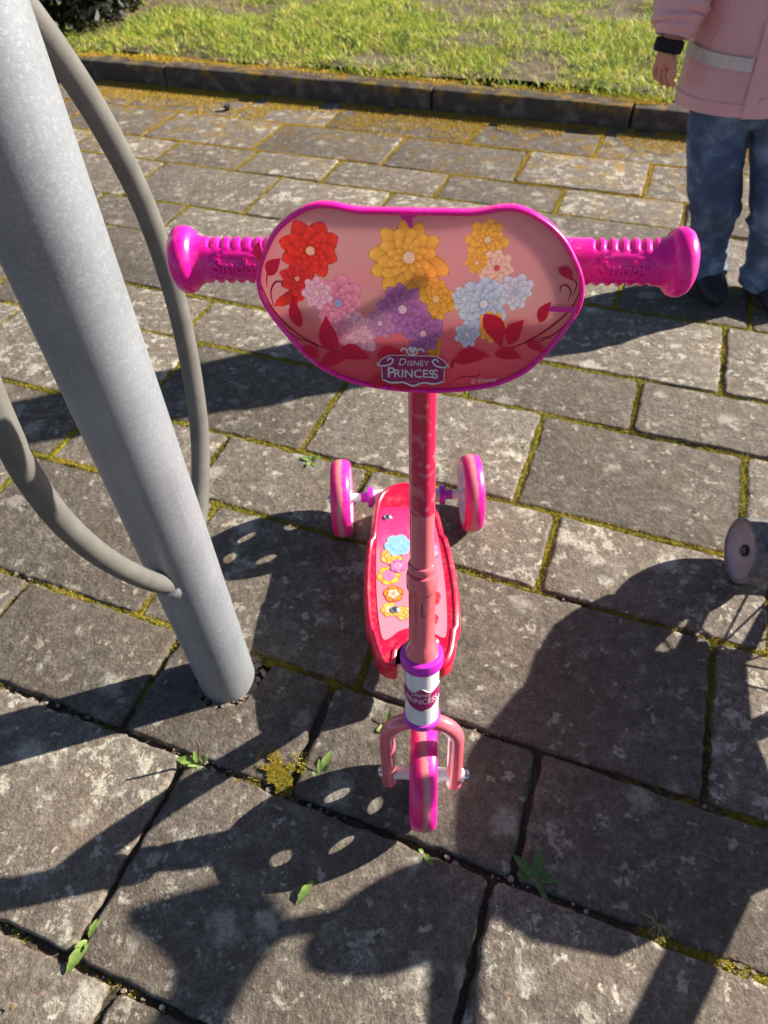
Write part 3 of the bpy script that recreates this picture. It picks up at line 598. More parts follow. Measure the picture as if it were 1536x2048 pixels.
# ---------------------------------------------------------------- scooter
O = Vector((0.037, 0.370, 0.150)); A = Vector((0, 0.2, 1)).normalized(); X0 = Vector((1, 0, 0)); F0 = X0.cross(A)
if F0.y > 0: F0 = -F0
tn = rad(4.8); X = X0*math.cos(tn)+F0*math.sin(tn); Fv = F0*math.cos(tn)-X0*math.sin(tn)
def L(u, f, h): return O+X*u+Fv*f+A*(h-(0.019*u if h > 0.45 else 0.0))           # steering frame: right, towards the front, up the column
scooter = empty('scooter', (0.037, 0.60, 0)); tag(scooter, "pink three-wheeled child's scooter with a pale pink printed handlebar plate", 'scooter')
def wheel(c, ax, fr, upv, name):
    """c centre, ax axle direction (right), upv up; tyre local axes follow the world"""
    R_ = 0.073; hw = 0.0178
    part = MB(); c = Vector(c); ax = Vector(ax)
    # white disc with five oval holes
    e1 = Vector(fr); e2 = ax.cross(e1); nS = 5; ri_, ro = 0.013, 0.056; t_ = 0.008
    hole = []
    def P(r, th, x): return c+ax*x+(e1*math.cos(th)+e2*math.sin(th))*r
    for k in range(nS):
        t0 = 2*PI*k/nS; t1 = 2*PI*(k+1)/nS; m_ = 10; outer = []
        outer += [(ro, t0+(t1-t0)*q/m_) for q in range(m_)]; outer += [(ro+(ri_-ro)*q/m_, t1) for q in range(m_)]
        outer += [(ri_, t1+(t0-t1)*q/m_) for q in range(m_)]; outer += [(ri_+(ro-ri_)*q/m_, t0) for q in range(m_)]
        tc_ = (t0+t1)/2; rc = 0.037; inner = []
        for (r, th) in outer:
            dx = r*math.cos(th-tc_)-rc; dy = r*math.sin(th-tc_); a_ = math.atan2(dy/1.25, dx); x_ = rc+0.0098*math.cos(a_); y_ = 0.0135*math.sin(a_)
            inner.append((math.hypot(x_, y_), tc_+math.atan2(y_, x_)))
        part.grid([[P(r, th, t_) for r, th in outer], [P(r, th, t_) for r, th in inner], [P(r, th, -t_) for r, th in inner], [P(r, th, -t_) for r, th in outer]])
    part.lathe([(0.0555, -0.0165), (0.0585, -0.0165), (0.0585, 0.0165), (0.0555, 0.0165)], c, ax, 64, True)
    part.lathe([(0.0135, -0.017), (0.0135, 0.017)], c, ax, 24)
    wp = part.build(name, M['hubwhite'], scooter, sharp=35)
    tb = MB(); prof = [(0.0575, -hw+0.002), (0.062, -hw), (0.0665, -hw+0.0006), (0.0695, -hw+0.0032), (0.0715, -hw*0.52), (0.0728, -hw*0.25), (R_, 0), (0.0728, hw*0.25), (0.0715, hw*0.52), (0.0695, hw-0.0032), (0.0665, hw-0.0006), (0.062, hw), (0.0575, hw-0.002)]
    tb.lathe(prof, c, ax, 72, True); tb.build('tyre', M['tyre'], wp, sharp=50)
    return wp
WC = L(0, 0, -0.0785); 
wheel((WC.x+0.003, WC.y, 0.0732), X, Fv, A, 'front_wheel')
WC = Vector((WC.x+0.003, WC.y, 0.0732)); ch = (WC-O).dot(A)
RW = [Vector((-0.077, 0.873, 0.0732)), Vector((0.163, 0.873, 0.0732))]
for q in RW: wheel(q, (1, 0, 0), (0, 1, 0), (0, 0, 1), 'rear_wheel')
# fork
path = [L(-0.0445, 0.002, ch-0.020), L(-0.0445, 0, ch), L(-0.0445, 0, ch+0.03), L(-0.0445, 0, 0.000)]
arc = [L(-0.0445*math.cos(t), 0, 0.003+0.036*math.sin(t)) for t in np.linspace(0, PI, 22)]
path = [L(-0.0445, 0, ch-0.020)]+[L(-0.0445, 0, ch+(0.003-ch)*k/6) for k in range(6)]+arc+[L(0.0445, 0, 0.003+(ch-0.003)*k/6) for k in range(1, 7)]+[L(0.0445, 0, ch-0.020)]
b = MB(); rr_ = [0.0105]*len(path); b.tube(path, rr_, 18)
fork = b.build('fork', M['pinkpaint'], scooter)
b = MB(); b.tube([WC-X*0.054, WC+X*0.054], 0.0085, 16); b.build('front_axle', M['hubwhite'], scooter)
for sg in (-1, 1):
    b = MB(); b.lathe([(0.007, 0.0), (0.0078, 0.002), (0.0065, 0.006), (0.003, 0.008), (0.0, 0.0085)], WC+X*sg*0.0545, X*sg, 12); b.build('axle_nut', M['chrome'], scooter)
# head tube
b = MB(); b.lathe([(0.0205, 0.055), (0.0205, 0.150)], O, A, 40); head = b.build('head_tube', M['white'], scooter)
for h0, h1, r1 in ((0.149, 0.166, 0.0245), (0.045, 0.056, 0.0225)):
    b = MB(); b.lathe([(0.0195, h0), (r1, h0+0.001), (r1+0.0008, (h0+h1)/2), (r1, h1-0.002), (r1-0.004, h1), (0.012, h1)], O, A, 40); b.build('headset_ring', M['purple'], head)
# column
b = MB(); b.lathe([(0.0195, 0.160), (0.0185, 0.176), (0.0150, 0.183), (0.0145, 0.190), (0.0145, 0.262), (0.0152, 0.264), (0.0165, 0.268), (0.0165, 0.283), (0.0155, 0.288), (0.0125, 0.289)], O, A, 36); b.build('lower_column', M['pinkpaint'], scooter)
b = MB(); b.lathe([(0.0122, 0.25), (0.0122, 0.625)], O, A, 36); colm = b.build('upper_column', M['pinkpaint'], scooter)
b = MB(); b.lathe([(0.01245, 0.367), (0.01245, 0.60)], O, A, 36, True); b.build('printed_wrap', M['wrap'], colm)
b = MB(); b.lathe([(0.01245, 0.2915), (0.0145, 0.292), (0.0150, 0.297), (0.0140, 0.300), (0.01245, 0.3005)], O, A, 36); b.build('collar_lip', M['pinkpaint'], colm)
b = MB()
for (u0, u1, h0, h1) in ((-0.0003, 0.0007, 0.235, 0.255), (-0.0003, 0.004, 0.235, 0.236)):
    b.add([tuple(L(u, math.sqrt(max(0, 0.0148**2-u*u)), h)) for u, h in ((u0, h0), (u1, h0), (u1, h1), (u0, h1))], [(0, 1, 2, 3)])
b.build('slot_mark', M['darknut'], scooter, smooth=False)
# neck from the deck to the head tube
b = MB(); b.tube(spline([(0.037, 0.64, 0.073), (0.037, 0.56, 0.076), (0.037, 0.515, 0.10), (0.037, 0.465, 0.175), (0.037, 0.425, 0.225), (0.037, 0.394, 0.252)], 6), 0.0165, 18); b.build('neck', M['white'], scooter)
# handlebar plate
half = [(0.0, .6468), (0.0215, .6468), (0.034, .6468), (0.0405, .6474), (0.0465, .6483), (0.0525, .6496), (0.060, .6502), (0.067, .6498), (0.077, .6466), (0.0895, .6395), (0.1005, .6300), (0.109, .6180), (0.1155, .6060), (0.1185, .5945), (0.1180, .5830), (0.1130, .5705), (0.1048, .5565), (0.0952, .5428), (0.0845, .5310), (0.0740, .5238), (0.0612, .5178), (0.0460, .5138), (0.0230, .5107), (0.0, .5098)]
UC = -0.0022
outl = [(u+UC, h) for u, h in half]+[(-u+UC, h) for u, h in half[-2:0:-1]]
outl = [(u+((0.585-h)*0.055 if u < 0 else 0), h+0.0015-0.015*u) for u, h in outl]
outl = [(p.x, p.y) for p in spline([(u, h, 0) for u, h in outl], 3, True)]
def inset(pts, d):
    n_ = len(pts); res = []
    for i in range(n_):
        a_, c_ = Vector(pts[i-1]), Vector(pts[(i+1) % n_]); t = (c_-a_).normalized(); nrm = Vector((t.y, -t.x))
        res.append((pts[i][0]+nrm.x*d, pts[i][1]+nrm.y*d))
    return res
o1 = outl; cen = Vector((UC, 0.585))
if (Vector(inset(outl, 0.002)[0])-cen).length > (Vector(outl[0])-cen).length: ins = lambda d: inset(outl, -d)
else: ins = lambda d: inset(outl, d)
b = MB()
loops = [(0.0, 0.031), (0.0, 0.037), (0.0005, 0.0390), (0.0015, 0.0398), (0.0027, 0.0396), (0.0035, 0.0386), (0.0038, 0.0365)]
b.grid([[L(u, f, h) for u, h in (ins(d) if d else outl)] for d, f in loops])
b.grid([[L(u, f, h) for u, h in (ins(d) if d else outl)] for d, f in ((0.0, 0.031), (0.0010, 0.0300), (0.0028, 0.0300), (0.0035, 0.031), (0.0038, 0.0365))])
plate = b.build('handlebar_plate', M['magenta'], scooter, sharp=50)
def flat(name, loops2, mats, f, parent=plate, recalc=False):
    """flat print: list of (points, material index) in the plate's plane, each 0.15 mm above the last"""
    b = MB()
    for k, (pts, mi) in enumerate(loops2):
        b.cur = mi; b.add([tuple(L(u, f+0.00012*k, h)) for u, h in pts], [tuple(range(len(pts)))])
    return b.build(name, mats, parent, smooth=False, recalc=recalc)
b = MB(); b.grid([[L(u, f_, h) for u, h in ins(0.0037)] for f_ in (0.0345, 0.0366)], True, True, False); b.build('panel', M['panel'], plate, sharp=40)

def mp(x, y):                                     # print layout units to plate millimetres
    u_ = UC+(x-772)*0.0001703; return (u_, float(np.interp(y, [60, 88, 390, 866, 900], [.6515, .6470, .5972, .5098, .5040]))+0.0015-0.015*u_)
def leaf(cx, cy, ln, wd, ang, f=0.0374, mat='crimson'):
    pts = []; a_ = rad(ang)
    for k in range(21):
        t = k/20; x = (t-0.5)*ln; y = wd*0.5*math.sin(PI*t**0.8)*(1-0.25*t); pts.append((x, y+ln*0.09*math.sin(PI*t)))
    for k in range(19, 0, -1):
        t = k/20; x = (t-0.5)*ln; y = -wd*0.5*math.sin(PI*t**0.8)*(1-0.25*t); pts.append((x, y+ln*0.09*math.sin(PI*t)))
    flat('leaf_print', [([mp(cx+x*math.cos(a_)-y*math.sin(a_), cy-(x*math.sin(a_)+y*math.cos(a_))) for x, y in pts], 0)], M[mat], f)
def vine(pts, wd, f=0.0372):
    sp = spline([(x, y, 0) for x, y in pts], 8); l1, l2 = [], []
    for i, q in enumerate(sp):
        t = (sp[min(i+1, len(sp)-1)]-sp[max(i-1, 0)]).normalized(); w_ = wd*(0.35+0.65*math.sin(PI*(i+1)/(len(sp)+1)))
        l1.append(mp(q.x-t.y*w_, q.y+t.x*w_)); l2.append(mp(q.x+t.y*w_, q.y-t.x*w_))
    b = MB(); b.grid([[L(u, f, h) for u, h in l1], [L(u, f, h) for u, h in l2]], False)
    b.build('vine_print', M['vine'], plate, smooth=False, recalc=False)
vine([(88, 400), (130, 510), (210, 600), (310, 660), (420, 690)], 5); vine([(100, 470), (120, 540), (190, 610), (270, 650)], 4)
vine([(135, 500), (132, 440), (155, 402), (184, 400), (186, 420)], 4); vine([(118, 420), (125, 370), (150, 350)], 3)
vine([(1450, 400), (1420, 480), (1340, 560), (1250, 620), (1150, 665)], 5); vine([(1430, 520), (1370, 580), (1270, 640)], 4)
vine([(1405, 450), (1410, 410), (1385, 385), (1365, 395), (1368, 412)], 4); vine([(1420, 430), (1430, 380), (1400, 350)], 3)
vine([(210, 640), (260, 640), (300, 655), (318, 690)], 3); vine([(900, 830), (960, 790), (1040, 780), (1050, 755)], 3); vine([(920, 750), (930, 715), (975, 710)], 8)
vine([(1290, 610), (1330, 600), (1352, 605)], 3)
# the printed sheet: a fine grid whose colours are painted petal by petal
gu = np.arange(-0.1225, 0.1195, 0.0005); gh = np.arange(0.5085, 0.6535, 0.0005); GU, GH = np.meshgrid(gu, gh)
lim = np.array(ins(0.0018)); ins_ = np.zeros(GU.shape, bool); jn = len(lim)-1
for i_ in range(len(lim)):
    (x1, y1), (x2, y2) = lim[i_], lim[jn]; jn = i_
    if y1 != y2: ins_ ^= ((y1 > GH) != (y2 > GH)) & (GU < (x2-x1)*(GH-y1)/(y2-y1)+x1)
XP = (GU-UC)/0.0001703+772; YP = np.interp(-(GH-0.0015+0.015*GU), [-.6515, -.6470, -.5972, -.5098, -.5040], [60, 88, 390, 866, 900])
v_ = np.clip((YP-80)/790, 0, 1)+0.10*(fbm(XP/260, YP/160)-0.5)
IMG = np.stack([np.interp(v_, [0, .5, .66, .85, 1], c_) for c_ in ([.66, .70, .72, .68, .56], [.335, .36, .16, .085, .045], [.325, .335, .19, .125, .085])], -1)
glow = np.exp(-((XP-540)/150)**2-((YP-380)/60)**2)+np.exp(-((XP-1180)/220)**2-((YP-300)/90)**2)*0.6
IMG = IMG*(1-0.4*glow[..., None])+np.array((.86, .26, .32))*0.4*glow[..., None]
def petal(cx, cy, R_, a_, wd, c0, c1, edge=0.55):
    dx, dy = XP-cx, YP-cy; t = (dx*math.cos(a_)+dy*math.sin(a_))/R_; q = (-dx*math.sin(a_)+dy*math.cos(a_))/R_; q = q-0.10*math.sin(a_*3+cx)*t*t
    tc_ = np.clip(t, 1e-3, 0.999); w_ = wd*np.sin(PI*tc_**1.35)**0.62; k = (t > 0) & (t < 1) & (np.abs(q) < w_)
    r = np.abs(q)/np.maximum(w_, 1e-6); sh_ = (0.72+0.38*tc_-0.16*r**2+0.07*np.sin(q*95+np.sin(t*9)))
    sh_ = np.where((r > 0.88) | (t > 0.955), edge, sh_)
    c_ = (np.array(c0)+(np.array(c1)-np.array(c0))*tc_[..., None])*sh_[..., None]; IMG[k] = np.clip(c_[k], 0, 1)
def flower(cx, cy, R_, n, c0, c1, heart, rot=0.0, wd=0.30):
    for rr, off in ((1.0, 0.0), (0.78, 0.5), (0.55, 0.2), (0.36, 0.7)):
        for k in range(n):
            jt = math.sin(k*12.9+cx)*0.10; petal(cx, cy, R_*rr*(1+jt), rot+2*PI*(k+off)/n+jt, wd*(1+0.3*jt), c0, c1)
    d_ = np.hypot(XP-cx, YP-cy)/R_; k = d_ < 0.15; IMG[k] = np.array(heart)*(0.7+0.5*np.abs(np.sin(XP*0.5)*np.sin(YP*0.5)))[k][:, None]
RED, REDD, GOLD, GOLDD = (.85, .05, .03), (.42, .012, .015), (.95, .56, .09), (.62, .25, .02)
for k in range(9): petal(300-6*k, 300+16*k, 130, 1.45+0.13*k, 0.16, REDD, RED)
flower(320, 265, 122, 8, REDD, RED, (.9, .6, .4), 0.3); flower(252, 385, 70, 7, REDD, (.72, .04, .04), (.8, .4, .3), 0.8)
flower(420, 480, 112, 8, (.55, .06, .20), (.86, .36, .50), (.35, .42, .75), 0.1); flower(330, 440, 74, 7, (.62, .25, .42), (.88, .58, .70), (.9, .7, .6), 0.5); flower(505, 600, 96, 8, (.62, .22, .36), (.90, .55, .64), (.85, .5, .5), 0.9); flower(400, 590, 80, 7, (.58, .10, .26), (.84, .36, .50), (.8, .5, .5), 0.2)
for k in range(10): petal(800+5*k, 290+34*k, 190, 1.25+0.045*k, 0.12, GOLDD, GOLD)
flower(730, 285, 165, 10, GOLDD, GOLD, (.95, .72, .50), 0.15, 0.24); flower(845, 455, 92, 8, GOLDD, (.88, .50, .07), (.9, .7, .3), 0.5)
flower(700, 500, 122, 9, (.20, .05, .22), (.52, .22, .52), (.85, .6, .7), 0.6, 0.26); flower(790, 600, 96, 8, (.18, .04, .20), (.46, .18, .46), (.8, .5, .6), 0.1); flower(600, 560, 70, 7, (.30, .12, .30), (.60, .30, .52), (.85, .6, .7), 0.3)
flower(1050, 205, 84, 8, GOLDD, GOLD, (.95, .75, .5), 0.0); flower(1095, 320, 80, 8, (.80, .42, .28), (.94, .68, .52), (.75, .1, .08), 0.9); flower(1010, 300, 52, 7, GOLDD, GOLD, (.95, .75, .5), 0.4)
flower(1050, 470, 108, 9, (.20, .36, .58), (.62, .76, .88), (.85, .9, .95), 0.4); flower(1180, 420, 78, 8, (.40, .46, .60), (.74, .80, .88), (.5, .6, .8), 0.2); flower(965, 450, 62, 7, (.30, .46, .62), (.66, .80, .88), (.85, .9, .95), 0.7)
flower(1090, 560, 74, 8, GOLDD, GOLD, (.9, .7, .3), 0.7); flower(985, 600, 62, 7, (.25, .42, .64), (.60, .76, .90), (.9, .9, .95), 0.1)
vid = -np.ones(GU.shape, int); vid[ins_] = np.arange(ins_.sum()); q4 = np.stack([vid[:-1, :-1], vid[:-1, 1:], vid[1:, 1:], vid[1:, :-1]], -1).reshape(-1, 4); q4 = q4[(q4 >= 0).all(1)]
Xn, Fn, An, On = (np.array(v) for v in (X, Fv, A, O)); uu_, hh_ = GU[ins_], GH[ins_]
Vw = On+uu_[:, None]*Xn+0.0370*Fn+(hh_-0.019*uu_)[:, None]*An; cS = Vw.mean(0)
me = bpy.data.meshes.new('sticker'); me.vertices.add(len(Vw)); me.vertices.foreach_set('co', (Vw-cS).astype(np.float32).ravel()); me.loops.add(q4.size); me.loops.foreach_set('vertex_index', q4.astype(np.int32).ravel())
me.polygons.add(len(q4)); me.polygons.foreach_set('loop_start', np.arange(0, q4.size, 4, dtype=np.int32)); me.update(calc_edges=True); me.materials.append(M['sticker'])
ca_ = me.attributes.new('print', 'FLOAT_COLOR', 'POINT'); ca_.data.foreach_set('color', np.c_[IMG[ins_], np.ones(len(Vw))].astype(np.float32).ravel())
finish(bpy.data.objects.new('sticker', me), plate, tuple(cS))
for a_ in ((165, 330, 100, 62, 50), (110, 262, 90, 40, 80), (240, 515, 130, 62, 96), (380, 605, 165, 95, 100), (390, 722, 130, 72, 12), (285, 690, 85, 52, -35), (480, 695, 150, 80, -12), (640, 690, 120, 70, 10),
           (1378, 335, 85, 50, -40), (1312, 490, 95, 56, 65), (1095, 575, 165, 95, -60), (1195, 575, 120, 80, 60), (1010, 695, 165, 80, 8), (1170, 680, 125, 62, -8), (1285, 640, 90, 48, -25), (600, 815, 110, 60, 15), (700, 835, 120, 60, -8)):
    leaf(*a_, f=0.0400)
# peeled spots where the pink plastic shows
flat('peeled_spot', [([mp(*q) for q in ((690, 104), (780, 104), (745, 118), (748, 150), (735, 160), (722, 135), (705, 122))], 0)], M['magenta'], 0.0408)
flat('peeled_spot', [([mp(*q) for q in ((1320, 470), (1340, 462), (1400, 468), (1452, 458), (1450, 490), (1390, 488), (1330, 486))], 0)], M['magenta'], 0.0408)
# banner with the logo
ban = [(608, 705), (640, 690), (690, 688), (742, 690), (795, 688), (850, 690), (880, 705), (905, 735), (885, 745), (884, 800), (850, 808), (790, 806), (742, 820), (695, 806), (635, 808), (606, 800), (604, 745), (585, 735)]
def grow(pts, c_, k): return [(c_[0]+(x-c_[0])*k, c_[1]+(y-c_[1])*(1+(k-1)*1.6)) for x, y in pts]
flat('logo_banner', [([mp(*q) for q in grow(ban, (744, 755), 1.03)], 1), ([mp(*q) for q in ban], 0)], [M['banner'], M['silver']], 0.0411)
def strip(name, pts, wd, mat, f):
    sp = spline([(x, y, 0) for x, y in pts], 8); l1, l2 = [], []
    for i, q in enumerate(sp):
        t = (sp[min(i+1, len(sp)-1)]-sp[max(i-1, 0)]).normalized(); l1.append(mp(q.x-t.y*wd, q.y+t.x*wd)); l2.append(mp(q.x+t.y*wd, q.y-t.x*wd))
    b = MB(); b.grid([[L(u, f, h) for u, h in l1], [L(u, f, h) for u, h in l2]], False); b.build(name, mat, plate, smooth=False, recalc=False)
for pts_ in ([(690, 668), (700, 655), (718, 660), (722, 675), (742, 682), (762, 675), (766, 660), (784, 655), (795, 668)], [(582, 722), (600, 735), (640, 728), (655, 708), (640, 700), (628, 712)], [(905, 722), (885, 735), (848, 728), (833, 708), (848, 700), (860, 712)], [(610, 800), (650, 812), (700, 808), (744, 824), (790, 808), (840, 812), (882, 800)]):
    strip('logo_scroll', pts_, 3.6, M['silver'], 0.0416)
hp_ = []
for k in range(28):
    t = 2*PI*k/28; hp_.append(mp(743+1.15*16*math.sin(t)**3, 660-1.15*(13*math.cos(t)-5*math.cos(2*t)-2*math.cos(3*t)-math.cos(4*t))))
flat('logo_heart', [(hp_, 0)], M['silver'], 0.0416)
def text(body, size, offset=0.0, extrude=0.0, shear=0.0, space=1.0):
    cu = bpy.data.curves.new('lettering', 'FONT'); cu.body = body; cu.size = size; cu.offset = offset; cu.extrude = extrude; cu.shear = shear
    cu.align_x = 'CENTER'; cu.align_y = 'CENTER'; cu.resolution_u = 6; cu.space_character = space
    if extrude: cu.bevel_depth = extrude*0.5; cu.bevel_resolution = 1
    ob = bpy.data.objects.new('lettering', cu); COL.objects.link(ob); bpy.context.view_layer.update()
    me = ob.evaluated_get(bpy.context.evaluated_depsgraph_get()).to_mesh()
    V = [tuple(v.co) for v in me.vertices]; F_ = [tuple(p.vertices) for p in me.polygons]
    bpy.data.objects.remove(ob); bpy.data.curves.remove(cu); return V, F_
def put_text(name, body, cx, cy, size, mat, f, offset=0, shear=0, sx=1.0, space=1.0, parent=plate, rot=0):
    V, F_ = text(body, 1.0, offset, 0, shear, space); u0, h0 = mp(cx, cy); b = MB(); c_, s_ = math.cos(rot), math.sin(rot)
    b.add([tuple(L(u0+(x*sx*c_-y*s_)*size, f, h0+(x*sx*s_+y*c_)*size)) for x, y, z in V], F_); return b.build(name, mat, parent, smooth=False, recalc=False)
put_text('logo_lettering', 'D', 694, 716, 0.0082, M['silver'], 0.0418, 0.0, 0.25); put_text('logo_lettering', 'ISNEY', 766, 720, 0.0062, M['silver'], 0.0418, 0.0, 0.1, 1.05)
put_text('logo_lettering', 'P', 644, 766, 0.0125, M['silver'], 0.0418, 0.012); put_text('logo_lettering', 'RINCES', 748, 768, 0.0095, M['silver'], 0.0418, 0.012, 0, 1.0); put_text('logo_lettering', 'S', 845, 768, 0.0105, M['silver'], 0.0418, 0.012)
put_text('logo_lettering', '. . . .', 744, 796, 0.005, M['silver'], 0.0418)
put_text('copyright_lettering', '\u00a9 Disney', 1068, 792, 0.0050, M['silver'], 0.0404, 0, 0.1, 1.0, 1.05, plate, 0.13)

# grips
def grip(sg):
    b = MB(); n = 64; rows = []
    us = np.linspace(0.100, 0.178, 104); HB = 0.603
    for u in us:
        row = []
        for k in range(n):
            th = 2*PI*k/n                       # 0 = front, pi/2 = up
            fr = math.cos(th); upc = math.sin(th)
            mask = min(1, max(0, (abs(upc)-0.66)*6.0)) if fr > -0.3 else 1.0
            ph = (u-0.120)/0.0082
            c_ = 0.5+0.5*math.cos(2*PI*ph+1.6*fr); vly = max(0, 1-c_*1.35)
            win = min(1, max(0, (u-0.1195)*300))*min(1, max(0, (0.1685-u)*400))
            r = 0.0170-0.0019*mask*win*vly
            flr = max(0, (u-0.170)/0.008); r += 0.0026*flr*flr
            # oval cartouche on the front: shallow groove
            du = (u-0.143)/0.0240; dh = upc*0.0170/0.0112
            e_ = math.hypot(du, dh)
            if fr > 0: r -= 0.0010*math.exp(-((e_-1)/0.05)**2)
            row.append(L(sg*u+0.0035, r*fr, HB+r*upc))
        rows.append(row)
    b.grid(rows, True, True, False)
    fl = [(0.0208, 0.178), (0.0228, 0.1805), (0.0243, 0.184), (0.0246, 0.187), (0.0240, 0.190), (0.0220, 0.193), (0.017, 0.1958), (0.010, 0.1972), (0.0, 0.1976)]
    fl = [(0.0196, 0.1778), (0.0218, 0.1792), (0.0236, 0.1812), (0.0246, 0.1840), (0.0249, 0.1868), (0.0243, 0.1898), (0.0224, 0.1930), (0.0185, 0.1955), (0.010, 0.1972), (0.0, 0.1976)]
    rows = [[L(sg*u+0.0035, r*math.cos(2*PI*k/n), HB+r*math.sin(2*PI*k/n)) for k in range(n)] for r, u in fl]
    b.grid(rows)
    g = b.build('grip', M['magenta'], scooter, sharp=60)
    V, F_ = text('Smoby', 1.0, 0.022, 0.03, 0, 0.98); t = MB(); vs = []
    for x, y, z in V:
        u = sg*0.143+0.0035+x*0.0138; hh = y*0.0138-0.0004; rr = 0.0172+z*0.030
        vs.append(tuple(L(u, rr*math.cos(hh/0.0165), HB+rr*math.sin(hh/0.0165))))
    t.add(vs, F_); t.build('lettering', M['letters'], g, sharp=30)
    return g
grip(-1); grip(1)
b = MB(); b.tube([L(-0.11, 0, 0.603), L(0.11, 0, 0.603)], 0.0115, 20); b.build('handlebar', M['magenta'], scooter)
b = MB(); b.lathe([(0.0125, 0.575), (0.0145, 0.58), (0.0145, 0.625), (0.0125, 0.63), (0, 0.63)], O, A, 24)
b.tube([L(0, 0.008, 0.60), L(0, 0.0343, 0.60)], 0.006, 16); b.build('handlebar_clamp', M['magenta'], scooter)
# banner on the head tube
def cyl(u, h, r): a_ = u/0.0206; return tuple(L(r*math.sin(a_), r*math.cos(a_), h))
b = MB(); us = np.linspace(-0.030, 0.030, 41)
top = [0.1165+0.0040*math.exp(-(u/0.006)**2)+0.0018*math.cos(u*260) for u in us]; bot = [0.0945-0.0125*max(0, 1-abs(u)/0.020)**0.9+0.0012*math.cos(u*230) for u in us]
b.grid([[cyl(u, t_, 0.02072) for u, t_ in zip(us, top)], [cyl(u, (t_+q_)/2, 0.02072) for u, t_, q_ in zip(us, top, bot)], [cyl(u, q_, 0.02072) for u, q_ in zip(us, bot)]], False)
b.build('logo_banner', M['banner'], head, recalc=False)
for body, hc, sz, sx in (('Disney', 0.1130, 0.0088, 1.0), ('PRINCESS', 0.1010, 0.0112, 0.92)):
    V, F_ = text(body, 1.0, 0.004, 0); b = MB()
    b.add([cyl(x*sz*sx, hc+y*sz*1.15-0.0, 0.02088) for x, y, z in V], F_); b.build('logo_lettering', M['silver'], head, smooth=False, recalc=False)
b = MB(); pts_ = [cyl(u, t_+0.0012, 0.0208) for u, t_ in zip(us, top)]; b.tube(pts_, 0.0005, 6); b.build('logo_scroll', M['silver'], head); b = MB(); pts_ = [cyl(u, q_-0.0006, 0.0208) for u, q_ in zip(us, bot)]; b.tube(pts_, 0.0004, 6); b.build('logo_scroll', M['silver'], head)

# deck
DX = 0.0385
dh = [(0.888, 0.0), (0.885, 0.018), (0.876, 0.034), (0.862, 0.046), (0.842, 0.0545), (0.81, 0.0595), (0.775, 0.0630), (0.757, 0.0645), (0.749, 0.0700), (0.72, 0.0738), (0.68, 0.0765), (0.64, 0.0775), (0.60, 0.0760), (0.570, 0.0730), (0.562, 0.0675), (0.545, 0.0645), (0.527, 0.0600), (0.511, 0.0535), (0.503, 0.0445), (0.5005, 0.034), (0.503, 0.0285), (0.515, 0.0265), (0.530, 0.0245), (0.540, 0.0165), (0.544, 0.0)]
ro = [(DX+w_, y) for y, w_ in dh]+[(DX-w_, y) for y, w_ in dh[-2:0:-1]]
def dscale(pts, d):
    n_ = len(pts); res = []
    for i in range(n_):
        t = (Vector(pts[(i+1) % n_])-Vector(pts[i-1])).normalized(); nr_ = Vector((-t.y, t.x)); res.append((pts[i][0]+nr_.x*d, pts[i][1]+nr_.y*d))
    return res
sg = 1 if dscale(ro, 0.01)[1][0]-DX < ro[1][0]-DX or True else -1
tst = dscale(ro, 0.005); sg = 1 if tst[11][0] < ro[11][0] else -1
b = MB(); rows = []
for d_, z_ in ((0.0, 0.066), (0.0, 0.088), (0.0015, 0.0945), (0.005, 0.0985), (0.0085, 0.0990), (0.0105, 0.0970), (0.0125, 0.0966)):
    rows.append([(x, y, z_) for x, y in dscale(ro, sg*d_)])
b.grid(rows, True, True, True)
deck = b.build('deck', M['red'], scooter, sharp=45)
mh = [(0.822, 0.0), (0.824, 0.030), (0.822, 0.040), (0.812, 0.0470), (0.77, 0.0515), (0.70, 0.0550), (0.64, 0.0555), (0.60, 0.0540), (0.575, 0.0520), (0.556, 0.0490), (0.551, 0.0445), (0.555, 0.036), (0.566, 0.022), (0.571, 0.0)]
mo_ = [(DX+w_, y) for y, w_ in mh]+[(DX-w_, y) for y, w_ in mh[-2:0:-1]]
mo_ = [(p.x, p.y) for p in spline([(x, y, 0) for x, y in mo_], 3, True)]
b = MB(); b.grid([[(x, y, 0.0960) for x, y in mo_], [(x, y, 0.0976) for x, y in mo_]], True, False, True); matp = b.build('grip_mat', M['mat'], deck, sharp=50)
def dblob(name, pts, mat, z):
    sp = spline([(x, y, 0) for x, y in pts], 5, True); bb = MB(); bb.add([(p.x, p.y, z) for p in sp], [tuple(range(len(sp)))]); return bb.build(name, M[mat], deck, smooth=False, recalc=False)
def dflower(cx, cy, R_, n, cols, rot=0, z=0.0979):
    bb = MB(); z0 = z
    for ring, rr in enumerate((1.0, 0.6)):
        for k in range(n):
            a_ = rot+2*PI*(k+0.5*ring)/n; r = R_*rr; w_ = r*1.7*math.sin(PI/n)
            for sc, mi in ((1.0, 1), (0.86, 0)):
                bb.cur = mi if ring == 0 or mi == 1 else 2; z0 += 0.00003
                bb.add([(cx+(r*0.52+r*0.48*sc*math.cos(q*PI/7))*math.cos(a_)-w_*0.55*sc*math.sin(q*PI/7)*math.sin(a_), cy+(r*0.52+r*0.48*sc*math.cos(q*PI/7))*math.sin(a_)+w_*0.55*sc*math.sin(q*PI/7)*math.cos(a_), z0) for q in range(14)], [tuple(range(14))])
    bb.build('blossom_print', [M[c_] for c_ in cols], deck, smooth=False, recalc=False)
